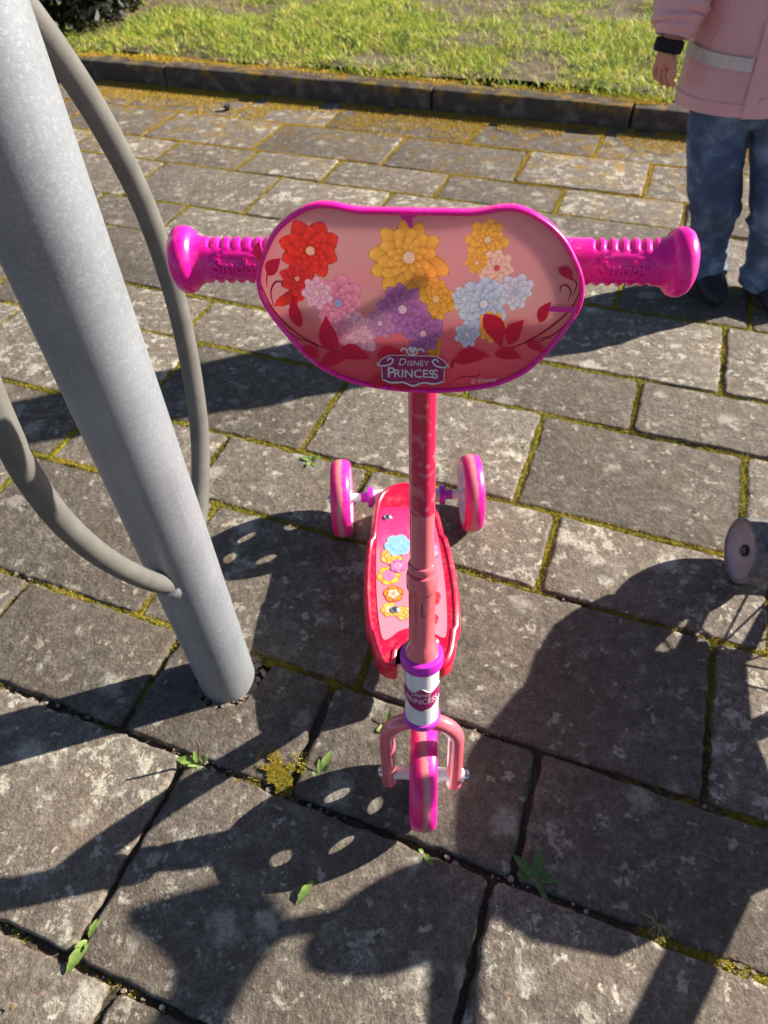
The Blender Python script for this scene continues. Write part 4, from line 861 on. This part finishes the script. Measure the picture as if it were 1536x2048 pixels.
dflower(0.004, 0.672, 0.020, 6, ['p_gold', 'p_goldd', 'p_viol'], 0.2); dflower(0.010, 0.712, 0.020, 6, ['p_gold', 'p_pinkd', 'p_gold'], 0.5); dflower(0.022, 0.735, 0.024, 6, ['p_blue', 'p_blued', 'p_blue'], 0.1, 0.0984); dflower(0.010, 0.635, 0.017, 5, ['p_goldd', 'p_redd', 'p_cream'], 0.4); dflower(0.003, 0.605, 0.014, 6, ['p_gold', 'p_goldd', 'p_cream'], 0.1); dflower(0.024, 0.598, 0.014, 5, ['p_gold', 'p_pinkd', 'p_gold'], 0.7)
dflower(0.068, 0.625, 0.018, 5, ['p_red', 'p_pinkd', 'p_red'], 0.3); dflower(0.066, 0.585, 0.013, 5, ['p_red', 'p_pinkd', 'p_red'], 0.3); dflower(0.072, 0.72, 0.02, 6, ['p_pink', 'p_pinkd', 'p_pink'], 0.6); dflower(0.020, 0.690, 0.014, 6, ['p_viol', 'p_pinkd', 'p_pink'], 0.6, 0.0988)
for (x, y) in ((0.0065, 0.800), (0.0115, 0.604), (0.073, 0.668), (0.0715, 0.800), (0.0685, 0.545)):
    b = MB(); b.lathe([(0.0072, 0.0), (0.0072, 0.0012), (0.0062, 0.0030), (0.004, 0.0044), (0.0, 0.005)], (x, y, 0.0972 if y > 0.56 else 0.0964), (0, 0, 1), 20); b.build('bolt', M['chrome'], deck)
# rear axle
AY, AZ = 0.873, 0.0732
b = MB(); b.lathe([(0.0135, -0.022), (0.0135, 0.108)], (0, AY, AZ), (1, 0, 0), 28); b.build('rear_axle_tube', M['white'], scooter)
for sg_ in (-1, 1):
    c0 = Vector((0.043+sg_*0.063, AY, AZ)); d_ = Vector((sg_, 0, 0))
    b = MB(); b.lathe([(0.0140, -0.002), (0.0185, 0.0), (0.0190, 0.004), (0.0185, 0.0085), (0.0095, 0.009), (0.0095, 0.022), (0.0, 0.022)], c0, d_, 28); b.build('axle_cap', M['purple'], scooter)
    b = MB(); b.lathe([(0.0080, 0.0), (0.0088, 0.030), (0.0088, 0.056)], c0+d_*0.020, d_, 20); b.build('axle_end', M['hubwhite'], scooter)
    b = MB(); b.lathe([(0.0075, 0.0), (0.0078, 0.003), (0.0060, 0.007), (0.0, 0.008)], c0+d_*0.0755, d_, 14); b.build('axle_nut', M['chrome'], scooter)

# ---------------------------------------------------------------- child's bicycle standing out of the picture on the right
BX, RY, RR = 0.80, 0.625, 0.143
bike = empty('bicycle', (BX, 0.40, 0)); tag(bike, "child's bicycle with small dusty black training wheels and pale hubs", 'bicycle')
def bwheel(name, c, r):
    b = MB(); c = Vector(c); ax = Vector((1, 0, 0))
    b.lathe([(r-0.030, -0.008), (r-0.022, -0.008), (r-0.022, 0.008), (r-0.030, 0.008)], c, ax, 48, True); b.lathe([(0.02, -0.03), (0.02, 0.03)], c, ax, 20)
    w_ = b.build(name, M['hubgrey'], bike)
    t = MB(); t.lathe([(r-0.024, -0.010), (r-0.014, -0.021), (r-0.004, -0.014), (r, 0), (r-0.004, 0.014), (r-0.014, 0.021), (r-0.024, 0.010)], c, ax, 56, True); t.build('tyre', M['rubber'], w_)
    s_ = MB()
    for k in range(14):
        a_ = 2*PI*k/14; a2 = a_+(0.55 if k % 2 else -0.55); x_ = 0.024 if k % 4 < 2 else -0.024
        s_.tube([c+Vector((x_, 0.019*math.cos(a_), 0.019*math.sin(a_))), c+Vector((0, (r-0.026)*math.cos(a2), (r-0.026)*math.sin(a2)))], 0.0016, 6)
    s_.build('spokes', M['chrome'], w_)
bwheel('rear_wheel', (BX, RY, RR), RR); FY = 0.01; bwheel('front_wheel', (BX, FY, RR), RR)
for yc, a0, a1 in ((FY, 30, 170),):
    b = MB(); rows = []
    for k in range(28):
        a_ = rad(a0+(a1-a0)*k/27); rr = RR+0.016
        rows.append([(BX+x_, yc+(rr+dz)*math.cos(a_), RR+(rr+dz)*math.sin(a_)) for x_, dz in ((-0.034, -0.016), (-0.022, -0.003), (0, 0), (0.022, -0.003), (0.034, -0.016), (0.022, -0.006), (0, -0.003), (-0.022, -0.006))])
    b.grid(rows, True, True, True); b.build('mudguard', M['bikepaint'], bike)
BB = Vector((BX, 0.345, 0.175)); ST = Vector((BX, 0.440, 0.44)); HT = Vector((BX, 0.115, 0.43)); HB_ = Vector((BX, 0.088, 0.34))
b = MB(); b.tube([BB, ST], 0.016, 14); b.tube([BB, HB_], 0.021, 14); b.tube([ST*0.75+BB*0.25, HT*0.6+HB_*0.4], 0.017, 14); b.tube([HT+Vector((0, 0.008, 0.02)), HB_], 0.021, 14)
for sx in (-0.045, 0.045):
    b.tube([BB+Vector((sx*0.4, 0, 0)), Vector((BX+sx, RY, RR))], 0.009, 10); b.tube([ST*0.8+BB*0.2+Vector((sx*0.3, 0, 0)), Vector((BX+sx, RY, RR))], 0.008, 10)
b.build('frame', M['bikepaint'], bike)
b = MB()
for sx in (-0.04, 0.04): b.tube([HB_+Vector((sx, 0, -0.01)), Vector((BX+sx, FY, RR))], 0.011, 10)
b.tube([HB_+Vector((-0.045, 0, 0)), HB_+Vector((0.045, 0, 0))], 0.014, 10); b.build('fork', M['bikepaint'], bike)
b = MB(); rows = []
for k in range(16):                                # chain guard
    t = k/15; y = 0.29+(RY+0.02-0.29)*t; hgt = 0.074*(1-t)+0.040*t; hgt *= (1 if 0.02 < t < 0.98 else 0.75); zc = BB.z+(RR-BB.z)*t
    rows.append([(BX-0.065, y, zc-hgt), (BX-0.052, y, zc-hgt), (BX-0.050, y, zc+hgt), (BX-0.067, y, zc+hgt)])
b.grid(rows, True, True, True); b.build('chain_guard', M['bikepaint'], bike)
gpts = [(.785,.184),(.775,.215),(.756,.24),(.711,.262),(.672,.273),(.63,.302),(.59,.326),(.55,.338),(.47,.346),(.40,.338),(.33,.30),(.282,.25),(.285,.205),(.298,.160),(.345,.166),(.40,.150),(.45,.130),(.50,.128),(.547,.098),(.568,.106),(.59,.134),(.636,.143),(.658,.162),(.70,.120),(.73,.120),(.763,.150)]
b = MB(); b.grid([[(0.747, y_, z_) for y_, z_ in gpts], [(0.752, y_, z_) for y_, z_ in gpts]], True, True, True); b.build('shadow_guard', M['bikepaint'], bike, sharp=40)  # added unseen plate, cut to the outline of the dark shadow mass
b = MB(); b.tube([BB+Vector((-0.10, 0, 0)), BB+Vector((0.10, 0, 0))], 0.010, 10)
for sx in (-1, 1): b.tube([BB+Vector((sx*0.088, 0, 0)), BB+Vector((sx*0.098, -0.075*sx, -0.055*sx))], 0.009, 10)
b.build('crank', M['chrome'], bike)
for sx in (-1, 1):
    c_ = BB+Vector((sx*0.135, -0.075*sx, -0.055*sx)); b = MB(); b.box(c_-Vector((0.038, 0.035, 0.011)), c_+Vector((0.038, 0.035, 0.011))); b.build('pedal', M['saddle'], bike, sharp=30)
b = MB(); b.tube([ST, ST+Vector((0, 0.022, 0.075))], 0.012, 12); b.build('seat_post', M['chrome'], bike)
b = MB(); rows = []
for k in range(15):
    t = k/14; y = 0.370+0.165*t; wv = 0.022+0.072*(1/(1+math.exp(-(t-0.52)*11))); wv *= math.sqrt(max(0.03, 1-((t-0.5)/0.5)**6)); zt = 0.545+0.010*math.cos(2*PI*t)
    rows.append([(BX+wv*math.cos(2*PI*q/16), y, zt+(0.012 if math.sin(2*PI*q/16) > 0 else 0.034)*math.sin(2*PI*q/16)) for q in range(16)])
b.grid(rows, True, True, True); b.build('saddle', M['saddle'], bike)
b = MB(); rows = []
for k in range(11):
    t = k/10; rr = 0.058*math.sin(PI*(0.06+0.88*t))**0.7; z_ = 0.335+0.135*t; rows.append([(BX+0.8*rr*math.cos(2*PI*q/18), 0.425-0.01*t+rr*math.sin(2*PI*q/18), z_) for q in range(18)])
b.grid(rows, True, True, True); b.build('shadow_lump', M['saddle'], bike)  # made-up lump out of view, there to cast the blob below the saddle shadow
b = MB(); b.tube([HT+Vector((0, 0.01, 0.0)), HT+Vector((0, 0.03, 0.14))], 0.012, 12)
b.tube(spline([HT+Vector(q) for q in ((-0.23, 0.13, 0.22), (-0.14, 0.08, 0.20), (-0.06, 0.03, 0.15), (0.06, 0.03, 0.15), (0.14, 0.08, 0.20), (0.23, 0.13, 0.22))], 6), 0.010, 12); b.build('handlebar', M['chrome'], bike)
for sx in (-1, 1): b = MB(); b.tube([HT+Vector((sx*0.16, 0.09, 0.206)), HT+Vector((sx*0.245, 0.139, 0.223))], 0.0155, 14); b.build('grip', M['saddle'], bike)
TY, TR, TX = 0.724, 0.058, 0.167
for sx in (-1, 1):
    th = rad(-16)*sx*0+rad(-8); c_ = Vector((BX+sx*TX, TY, TR)); ax = Vector((sx, 0.0, 0.06*sx)).normalized(); ax = Vector((-1, 0.10, 0.05)).normalized() if sx < 0 else Vector((1, 0, 0))
    b = MB(); b.lathe([(0.0, 0.006), (0.012, 0.006), (0.020, 0.004), (0.038, 0.005), (0.050, 0.0135), (0.052, 0.0185), (0.0525, -0.010), (0.030, -0.012), (0.0, -0.012)], c_, ax, 40); tw = b.build('training_wheel', M['hubgrey'], bike)
    prof = [(0.0515, 0.0190), (0.0555, 0.0195)]+[(0.058-0.0009*(k % 2), 0.0175-0.0032*k) for k in range(12)]+[(0.0555, -0.0195), (0.0510, -0.0185)]
    t = MB(); t.lathe(prof, c_, ax, 48, True); t.build('tyre', M['dustyrubber'], tw, sharp=25)
    t = MB(); t.lathe([(0.0105, 0.004), (0.0105, 0.013), (0.006, 0.016), (0, 0.016)], c_, ax, 6); t.build('wheel_nut', M['darknut'], tw, smooth=False)
    t = MB(); t.tube([c_-ax*0.02, c_-ax*0.055, Vector((BX+sx*0.060, TY-0.02, TR+0.04)), Vector((BX+sx*0.055, RY, RR))], 0.009, 10, flat=0.6); t.build('stabiliser_arm', M['darknut'], bike)

# ---------------------------------------------------------------- child in a pink raincoat
kid = empty('person', (0.94, 1.66, 0)); tag(kid, 'child in a pink raincoat and blue jeans standing on the pavers', 'person')
def loft(rows, name, mat, parent, caps=(False, False), wr=0.0, ws=30, sharp=70, fold=None):
    """rows: (centre, rx, ry) horizontal ellipses with wrinkles"""
    b = MB(); n = 40; R_ = []
    for (c_, rx, ry) in rows:
        r_ = []
        for k in range(n):
            a_ = 2*PI*k/n; w_ = 1+wr*((float(fbm(3*math.cos(a_)+c_[2]*ws, 3*math.sin(a_)+c_[2]*ws*0.6))-0.5)*2)
            if fold: w_ += fold(c_[0], min(a_, 2*PI-a_), c_[2])
            r_.append((c_[0]+rx*w_*math.cos(a_), c_[1]+ry*w_*math.sin(a_), c_[2]))
        R_.append(r_)
    b.grid(R_, True, *caps); return b.build(name, mat, parent, sharp=sharp)
def lerp_rows(keys, n):
    keys = sorted(keys, key=lambda q: q[2]); zs = [q[2] for q in keys]; res = []
    for z in np.linspace(zs[0], zs[-1], n):
        g = [float(np.interp(z, zs, [q[i] for q in keys])) for i in (0, 1, 3, 4)]; res.append(((g[0], g[1], float(z)), g[2], g[3]))
    return res
# jeans: two legs and a hip
legs = MB()
jk = [[(0.892, 1.705, 0.035, 0.056, 0.060), (0.890, 1.700, 0.07, 0.052, 0.056), (0.868, 1.684, 0.15, 0.047, 0.052), (0.850, 1.672, 0.205, 0.052, 0.060), (0.836, 1.655, 0.245, 0.062, 0.070), (0.822, 1.660, 0.29, 0.062, 0.066), (0.798, 1.672, 0.40, 0.066, 0.072), (0.790, 1.675, 0.50, 0.078, 0.085)],
      [(1.030, 1.640, 0.03, 0.060, 0.064), (1.020, 1.632, 0.08, 0.056, 0.060), (0.992, 1.615, 0.16, 0.053, 0.057), (0.968, 1.600, 0.235, 0.062, 0.068), (0.950, 1.620, 0.31, 0.060, 0.066), (0.930, 1.635, 0.40, 0.066, 0.072), (0.898, 1.650, 0.50, 0.078, 0.085)]]
lmesh = []
def folds(c_, a_, z):                             # creases gather at the knee and above the boot
    am = 0.24*math.exp(-((z-0.215)/0.05)**2)+0.18*math.exp(-((z-0.07)/0.05)**2)+0.035
    return am*(float(vn(a_*1.1+c_*7, z*55+1.2*math.sin(a_)+c_*3))-0.45)
for k_ in jk: lmesh.append(loft(lerp_rows(k_, 90), 'trouser_leg', M['denim'], kid, (True, True), 0.06, 30, fold=folds))
loft(lerp_rows([(0.845, 1.658, 0.425, 0.06, 0.06), (0.845, 1.66, 0.445, 0.115, 0.082), (0.845, 1.662, 0.53, 0.13, 0.088)], 8), 'trouser_seat', M['denim'], kid, (True, True), 0.04)
# boots
for (x, y) in ((0.898, 1.680), (1.036, 1.612)):
    b = MB(); rows = []
    for k in range(14):
        t = k/13; yy = y+0.075-0.175*t; hw = 0.038*math.sqrt(max(0.05, 1-((t-0.5)/0.5)**4)); ht = 0.075 if t < 0.45 else 0.075-0.045*((t-0.45)/0.55)
        rows.append([(x+hw*math.cos(2*PI*q/16), yy, 0.002+max(0, ht*(0.5+0.5*math.sin(2*PI*q/16)))) for q in range(16)])
    b.grid(rows, True, True, True); b.build('boot', M['boot'], kid)
# coat body
KX = 0.822
ck = [(KX, 1.665, 0.468, 0.142, 0.112), (KX, 1.665, 0.476, 0.142, 0.112), (KX-0.004, 1.668, 0.56, 0.133, 0.104), (KX-0.008, 1.67, 0.66, 0.124, 0.096), (KX-0.010, 1.675, 0.76, 0.118, 0.090), (KX-0.012, 1.68, 0.84, 0.110, 0.080), (KX-0.014, 1.682, 0.885, 0.075, 0.062), (KX-0.014, 1.684, 0.905, 0.046, 0.048)]
cr_ = lerp_rows(ck, 50)
coat = loft(cr_, 'coat', M['coat'], kid, (False, True), 0.04, 11, fold=lambda c_, a_, z: 0.05*(float(vn(a_*2.2+z*16, z*5-a_*1.1))-0.5)*min(1, (z-0.46)*6+0.3))
def ctan(z, ang, off=0.003):                   # point on the coat surface
    zs = [q[2] for q in ck]; g = [float(np.interp(z, zs, [q[i] for q in ck])) for i in (0, 1, 3, 4)]
    return (g[0]+(g[2]*1.02+off)*math.cos(ang), g[1]+(g[3]*1.02+off)*math.sin(ang), z)
b = MB(); rows = []                            # placket flap
for z in np.linspace(0.4675, 0.86, 34): rows.append([ctan(z, rad(a_), o_) for a_, o_ in ((254, 0.001), (255, 0.0055), (262, 0.0065), (270, 0.0065), (278, 0.0055), (280, 0.001))])
b.grid(rows, False); b.build('placket', M['coat'], coat)
b = MB(); rows = []
for a_ in np.linspace(172, 253, 26): rows.append([ctan(0.560-0.010*(a_-172)/80+dz, rad(a_), 0.0042) for dz in (0, 0.023)])
b.grid(rows, False); b.build('reflective_stripe', M['tape'], coat)
b = MB(); rows = []
for a_ in np.linspace(281, 368, 26): rows.append([ctan(0.552+dz, rad(a_), 0.0042) for dz in (0, 0.023)])
b.grid(rows, False); b.build('reflective_stripe', M['tape'], coat)
b = MB(); b.tube([ctan(0.492, rad(a_), 0.0006) for a_ in range(0, 360, 8)]+[ctan(0.492, 0, 0.0006)], 0.0012, 6); b.build('hem_seam', M['coat'], coat)
for z in (0.50, 0.58, 0.66, 0.74, 0.82):
    p_ = Vector(ctan(z, rad(267), 0.007)); b = MB(); b.lathe([(0.007, 0), (0.006, 0.002), (0, 0.0025)], p_, (0.0, -1, 0), 14); b.build('snap_button', M['snap'], coat)
# sleeves, cuffs and the continuous body with hands
def sleeve(pts, rs, nm):
    sp = spline(pts, 7); rr = list(np.interp(np.linspace(0, 1, len(sp)), np.linspace(0, 1, len(rs)), rs)); rr = [r*(1+0.05*math.sin(i*1.3)+0.03*math.sin(i*2.9)) for i, r in enumerate(rr)]
    b = MB(); b.tube(sp, rr, 24); b.build(nm, M['coat'], kid, sharp=80)
sleeve([(0.735, 1.68, 0.845), (0.690, 1.675, 0.78), (0.655, 1.665, 0.71), (0.632, 1.645, 0.645), (0.628, 1.635, 0.618), (0.624, 1.630, 0.600)], [0.052, 0.055, 0.055, 0.054, 0.046, 0.034], 'sleeve')
sleeve([(0.885, 1.68, 0.845), (0.935, 1.675, 0.78), (0.968, 1.665, 0.71), (0.988, 1.645, 0.645), (0.992, 1.635, 0.618), (0.994, 1.630, 0.600)], [0.052, 0.055, 0.055, 0.054, 0.046, 0.034], 'sleeve')
for x, dx in ((0.621, -0.006), (0.996, 0.004)):
    b = MB(); b.lathe([(0.022, 0.0), (0.0285, 0.001), (0.0295, 0.012), (0.0290, 0.022), (0.022, 0.024)], (x+dx*0.4, 1.627, 0.574), (0.15*(1 if x < 0.8 else -1), 0.10, 1), 24); b.build('cuff', M['black'], kid)
# skin body: one continuous mesh grown on a skeleton
vs, es, rs = [], [], []
def node(p_, r, par=None):
    vs.append(p_); rs.append(r); i = len(vs)-1
    if par is not None: es.append((par, i))
    return i
pel = node((KX, 1.67, 0.50), 0.085); ch_ = node((KX-0.008, 1.68, 0.68), 0.08, pel); sh_ = node((KX-0.012, 1.685, 0.82), 0.07, ch_); nk = node((KX-0.014, 1.685, 0.895), 0.034, sh_)
hd = node((KX-0.014, 1.678, 0.965), 0.075, nk); hd2 = node((KX-0.014, 1.676, 1.035), 0.078, hd); hd3 = node((KX-0.014, 1.680, 1.085), 0.045, hd2)
for sx, (hx, fx) in ((-1, (0.790, 0.892)), (1, (0.900, 1.03))):
    h_ = node((hx, 1.665, 0.45), 0.042, pel); fy = 1.70 if sx < 0 else 1.636; k_ = node(((hx+fx)/2-0.006, fy-0.03, 0.25), 0.036, h_); a_ = node((fx, fy, 0.07), 0.026, k_); node((fx+0.002, fy-0.06, 0.03), 0.020, a_)
for sx, pth in ((-1, [(0.735, 1.68, 0.825), (0.660, 1.668, 0.715), (0.627, 1.633, 0.60), (0.618, 1.624, 0.576), (0.613, 1.618, 0.562)]), (1, [(0.885, 1.68, 0.825), (0.962, 1.668, 0.715), (0.992, 1.633, 0.60), (1.000, 1.622, 0.568), (1.003, 1.617, 0.553)])):
    par = sh_
    for p_, r in zip(pth, (0.038, 0.028, 0.021, 0.020, 0.019)): par = node(p_, r, par)
    px_, py_, pz_ = pth[-1]; inn = -sx           # towards the body
    for q, (ln, r) in enumerate(((0.030, 0.0052), (0.034, 0.0055), (0.033, 0.0054), (0.027, 0.0049))):
        o_ = (q-1.5)*0.0088; ox = -o_*0.95*inn
        f0 = node((px_+0.004*inn+ox, py_+o_, pz_-0.013), r*1.15, par); f1 = node((px_+0.003*inn+ox, py_+o_*1.1-0.003, pz_-0.013-ln*0.50), r, f0)
        f2 = node((px_+0.010*inn+ox, py_+o_*1.1-0.003, pz_-0.013-ln*0.80), r*0.92, f1); node((px_+0.019*inn+ox, py_+o_-0.002, pz_-0.013-ln*1.0), r*0.8, f2)
    t0 = node((px_+0.012*inn, py_-0.016, pz_+0.002), 0.0085, par); t1 = node((px_+0.018*inn, py_-0.022, pz_-0.014), 0.0078, t0); node((px_+0.021*inn, py_-0.022, pz_-0.030), 0.0065, t1)
me = bpy.data.meshes.new('body'); me.from_pydata(vs, es, []); tmp = bpy.data.objects.new('body', me); COL.objects.link(tmp)
sk = tmp.modifiers.new('skin', 'SKIN'); tmp.modifiers.new('sub', 'SUBSURF').levels = 2
for i, r in enumerate(rs): me.skin_vertices[0].data[i].radius = (r, r); me.skin_vertices[0].data[i].use_root = (i == 0)
bpy.context.view_layer.update(); ev = tmp.evaluated_get(bpy.context.evaluated_depsgraph_get()); m2 = bpy.data.meshes.new_from_object(ev)
V = np.array([v.co[:] for v in m2.vertices]); F_ = [tuple(p.vertices) for p in m2.polygons]; bpy.data.objects.remove(tmp)
b = MB(); b.add(V.tolist(), F_); body = b.build('body', M['skin'], kid, sharp=180)
b = MB(); HC = Vector((KX-0.014, 1.690, 1.025)); rows = []
for k in range(14):
    th = PI*0.62*k/13
    rows.append([(HC.x+0.091*math.sin(th)*math.cos(2*PI*q/28), HC.y+0.093*math.sin(th)*math.sin(2*PI*q/28), HC.z+0.088*math.cos(th)) for q in range(28)])
b.grid(rows); b.build('hair', M['hair'], kid)
for sx in (-1, 1):
    b = MB(); b.lathe([(0, 0.005), (0.005, 0.003), (0.007, 0)], (KX-0.014+sx*0.028, 1.606, 1.000), (0, -1, 0), 14); b.build('eye', M['saddle'], kid)
b = MB(); b.tube([(KX-0.014, 1.610, 0.995), (KX-0.014, 1.598, 0.972), (KX-0.014, 1.603, 0.966)], [0.005, 0.010, 0.007], 12); b.build('nose', M['skin'], kid)
b = MB(); b.tube([(KX-0.034, 1.610, 0.945), (KX-0.014, 1.603, 0.940), (KX+0.006, 1.610, 0.945)], 0.0045, 10); b.build('mouth', M['snap'], kid)

# ---------------------------------------------------------------- added bush at the far left, coloured near-black in place of shade
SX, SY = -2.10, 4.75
sh = empty('shade_shrub', (SX, SY, 0.05)); tag(sh, 'added bush with leaves coloured near-black to stand in for shade on the lawn', 'shade_shrub')
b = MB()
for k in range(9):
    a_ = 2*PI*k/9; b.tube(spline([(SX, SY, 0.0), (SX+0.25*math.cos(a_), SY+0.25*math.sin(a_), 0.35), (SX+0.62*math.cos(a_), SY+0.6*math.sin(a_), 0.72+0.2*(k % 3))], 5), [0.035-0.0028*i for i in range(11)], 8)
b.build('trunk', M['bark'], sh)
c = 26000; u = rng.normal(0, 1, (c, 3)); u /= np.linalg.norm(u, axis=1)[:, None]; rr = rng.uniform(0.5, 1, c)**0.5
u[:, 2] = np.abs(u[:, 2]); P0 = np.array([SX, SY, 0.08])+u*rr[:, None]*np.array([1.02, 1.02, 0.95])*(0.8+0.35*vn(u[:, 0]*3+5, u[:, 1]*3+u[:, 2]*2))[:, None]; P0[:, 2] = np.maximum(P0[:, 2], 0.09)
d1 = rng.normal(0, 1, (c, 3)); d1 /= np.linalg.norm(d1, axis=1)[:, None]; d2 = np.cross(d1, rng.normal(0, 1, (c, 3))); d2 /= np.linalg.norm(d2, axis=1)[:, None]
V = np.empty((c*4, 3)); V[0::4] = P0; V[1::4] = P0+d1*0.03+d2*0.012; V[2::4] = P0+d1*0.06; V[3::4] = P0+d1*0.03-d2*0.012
me = bpy.data.meshes.new('crown'); me.from_pydata((V-np.array([SX, SY, 0.05])).tolist(), [], np.arange(c*4).reshape(-1, 4).tolist()); me.materials.append(M['shade_shrub'])
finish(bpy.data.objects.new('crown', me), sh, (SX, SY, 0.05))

# ---------------------------------------------------------------- weeds and litter in the joints
def wleaf(b, o, d, ln, wd, lift, curl=0.3):
    o = Vector(o); d = Vector((math.cos(d), math.sin(d), 0)); s_ = Vector((-d.y, d.x, 0)); rows = []
    for k in range(9):
        t = k/8; w_ = wd*0.5*(math.sin(PI*min(1, t*0.86+0.10))**0.8)*(1 if t > 0.18 else 0.45)*(0.9+0.2*((k*7) % 3)/2); z = ln*lift*t-ln*curl*t*t
        c_ = o+d*ln*t*0.95+Vector((0, 0, z)); rows.append([c_-s_*w_+Vector((0, 0, w_*0.35)), c_, c_+s_*w_+Vector((0, 0, w_*0.35))])
    b.grid(rows, False)
def weed(x, y, leaves, label, mat='leaf', stem=None, z=-0.004, name='weed'):
    o = empty(name, (x, y, z)); tag(o, label, 'weed')
    for (ang, ln, wd, lift) in leaves:
        b = MB(); wleaf(b, (x, y, z), rad(ang), ln*0.82, wd*0.85, lift*1.15); b.build('leaf', M[mat], o)
    if stem:
        b = MB(); b.tube(spline([(x+p_[0], y+p_[1], z+p_[2]) for p_ in stem], 4), 0.0016, 6); b.build('stem', M['stem'], o)
    return o
weed(-0.151, 1.055, [(20, 0.030, 0.012, 0.5), (150, 0.032, 0.012, 0.4), (250, 0.026, 0.010, 0.5), (310, 0.030, 0.011, 0.3), (80, 0.022, 0.010, 0.6)], 'pale green rosette weed in a joint behind the scooter')
weed(0.297, 1.060, [(0, 0.020, 0.007, 0.5), (60, 0.018, 0.007, 0.8), (170, 0.022, 0.007, 0.5), (240, 0.015, 0.006, 0.7), (110, 0.014, 0.006, 0.9)], 'tiny bright green weed at a mossy T joint between sunlit pavers')
weed(-0.292, 0.410, [(165, 0.046, 0.015, 0.35), (200, 0.018, 0.008, 0.8), (110, 0.022, 0.009, 0.9), (60, 0.020, 0.008, 0.8), (20, 0.022, 0.010, 0.7), (-70, 0.014, 0.006, 0.5)], 'weed with one pale leaf and a brown stalk in front of the post', stem=[(0.006, 0.002, 0), (0.004, 0.004, 0.02), (0.010, 0.008, 0.045), (0.009, 0.010, 0.062)])
weed(-0.108, 0.385, [(65, 0.046, 0.015, 0.55), (95, 0.026, 0.009, 0.9), (160, 0.018, 0.010, 0.6), (135, 0.020, 0.011, 0.5), (230, 0.014, 0.008, 0.6), (-40, 0.010, 0.006, 0.6)], 'weed with one long upright leaf beside the mossy patch')
weed(-0.008, 0.455, [(200, 0.022, 0.013, 0.6), (260, 0.026, 0.015, 0.4), (80, 0.030, 0.011, 0.9), (330, 0.016, 0.010, 0.4), (150, 0.016, 0.010, 0.6)], 'small round-leaved weed growing beside the front fork')
weed(-0.398, 0.188, [(245, 0.050, 0.018, 0.35), (75, 0.030, 0.010, 0.4), (60, 0.045, 0.006, 0.3), (215, 0.020, 0.008, 0.7), (280, 0.016, 0.007, 0.8)], 'weed with a broad toothed leaf flat in a dark joint')
weed(0.180, 0.238, [(130, 0.048, 0.014, 0.45), (70, 0.046, 0.015, 0.5), (160, 0.030, 0.012, 0.3), (-8, 0.042, 0.010, 0.3), (-65, 0.048, 0.008, 0.2), (20, 0.026, 0.009, 0.4)], 'dark dandelion rosette in a joint within the bicycle shadow', mat='leafd')
weed(0.036, 0.276, [(-60, 0.028, 0.010, 0.5), (150, 0.010, 0.006, 0.6)], 'small green weed leaf lying just before the front wheel')
o = empty('dry_grass', (0.325, 0.182, -0.003)); tag(o, 'tuft of dry straw-coloured grass in a mossy joint', 'grass tuft')
for k in range(14):
    a_ = random.uniform(0, 2*PI); b = MB(); ln = random.uniform(0.010, 0.024); b.tube([(0.325, 0.182, -0.003), (0.325+0.4*ln*math.cos(a_), 0.182+0.4*ln*math.sin(a_), 0.010), (0.325+ln*math.cos(a_), 0.182+ln*math.sin(a_), 0.010)], [0.0008, 0.0007, 0.0003], 5); b.build('blade', M['dry'], o)
b = MB(); wleaf(b, (-0.132, 0.218, 0.002), rad(55), 0.034, 0.012, 0.35, 0.25); tag(b.build('fallen_leaf', M['leaf']), 'pale green fallen leaf on a shadowed paver', 'leaf')
b = MB(); wleaf(b, (-0.475, 0.118, 0.002), rad(20), 0.012, 0.009, 0.5, 0.2); tag(b.build('dry_leaf_scrap', M['dryleaf']), 'tiny tan dry leaf scrap on a plain paver', 'leaf')
tag(crumbs('loose_stone', [(-0.60, 3.25, 0.012)], [0.020], M['darkstone']), 'dark pointed stone lying before the kerb in golden moss', 'stone')
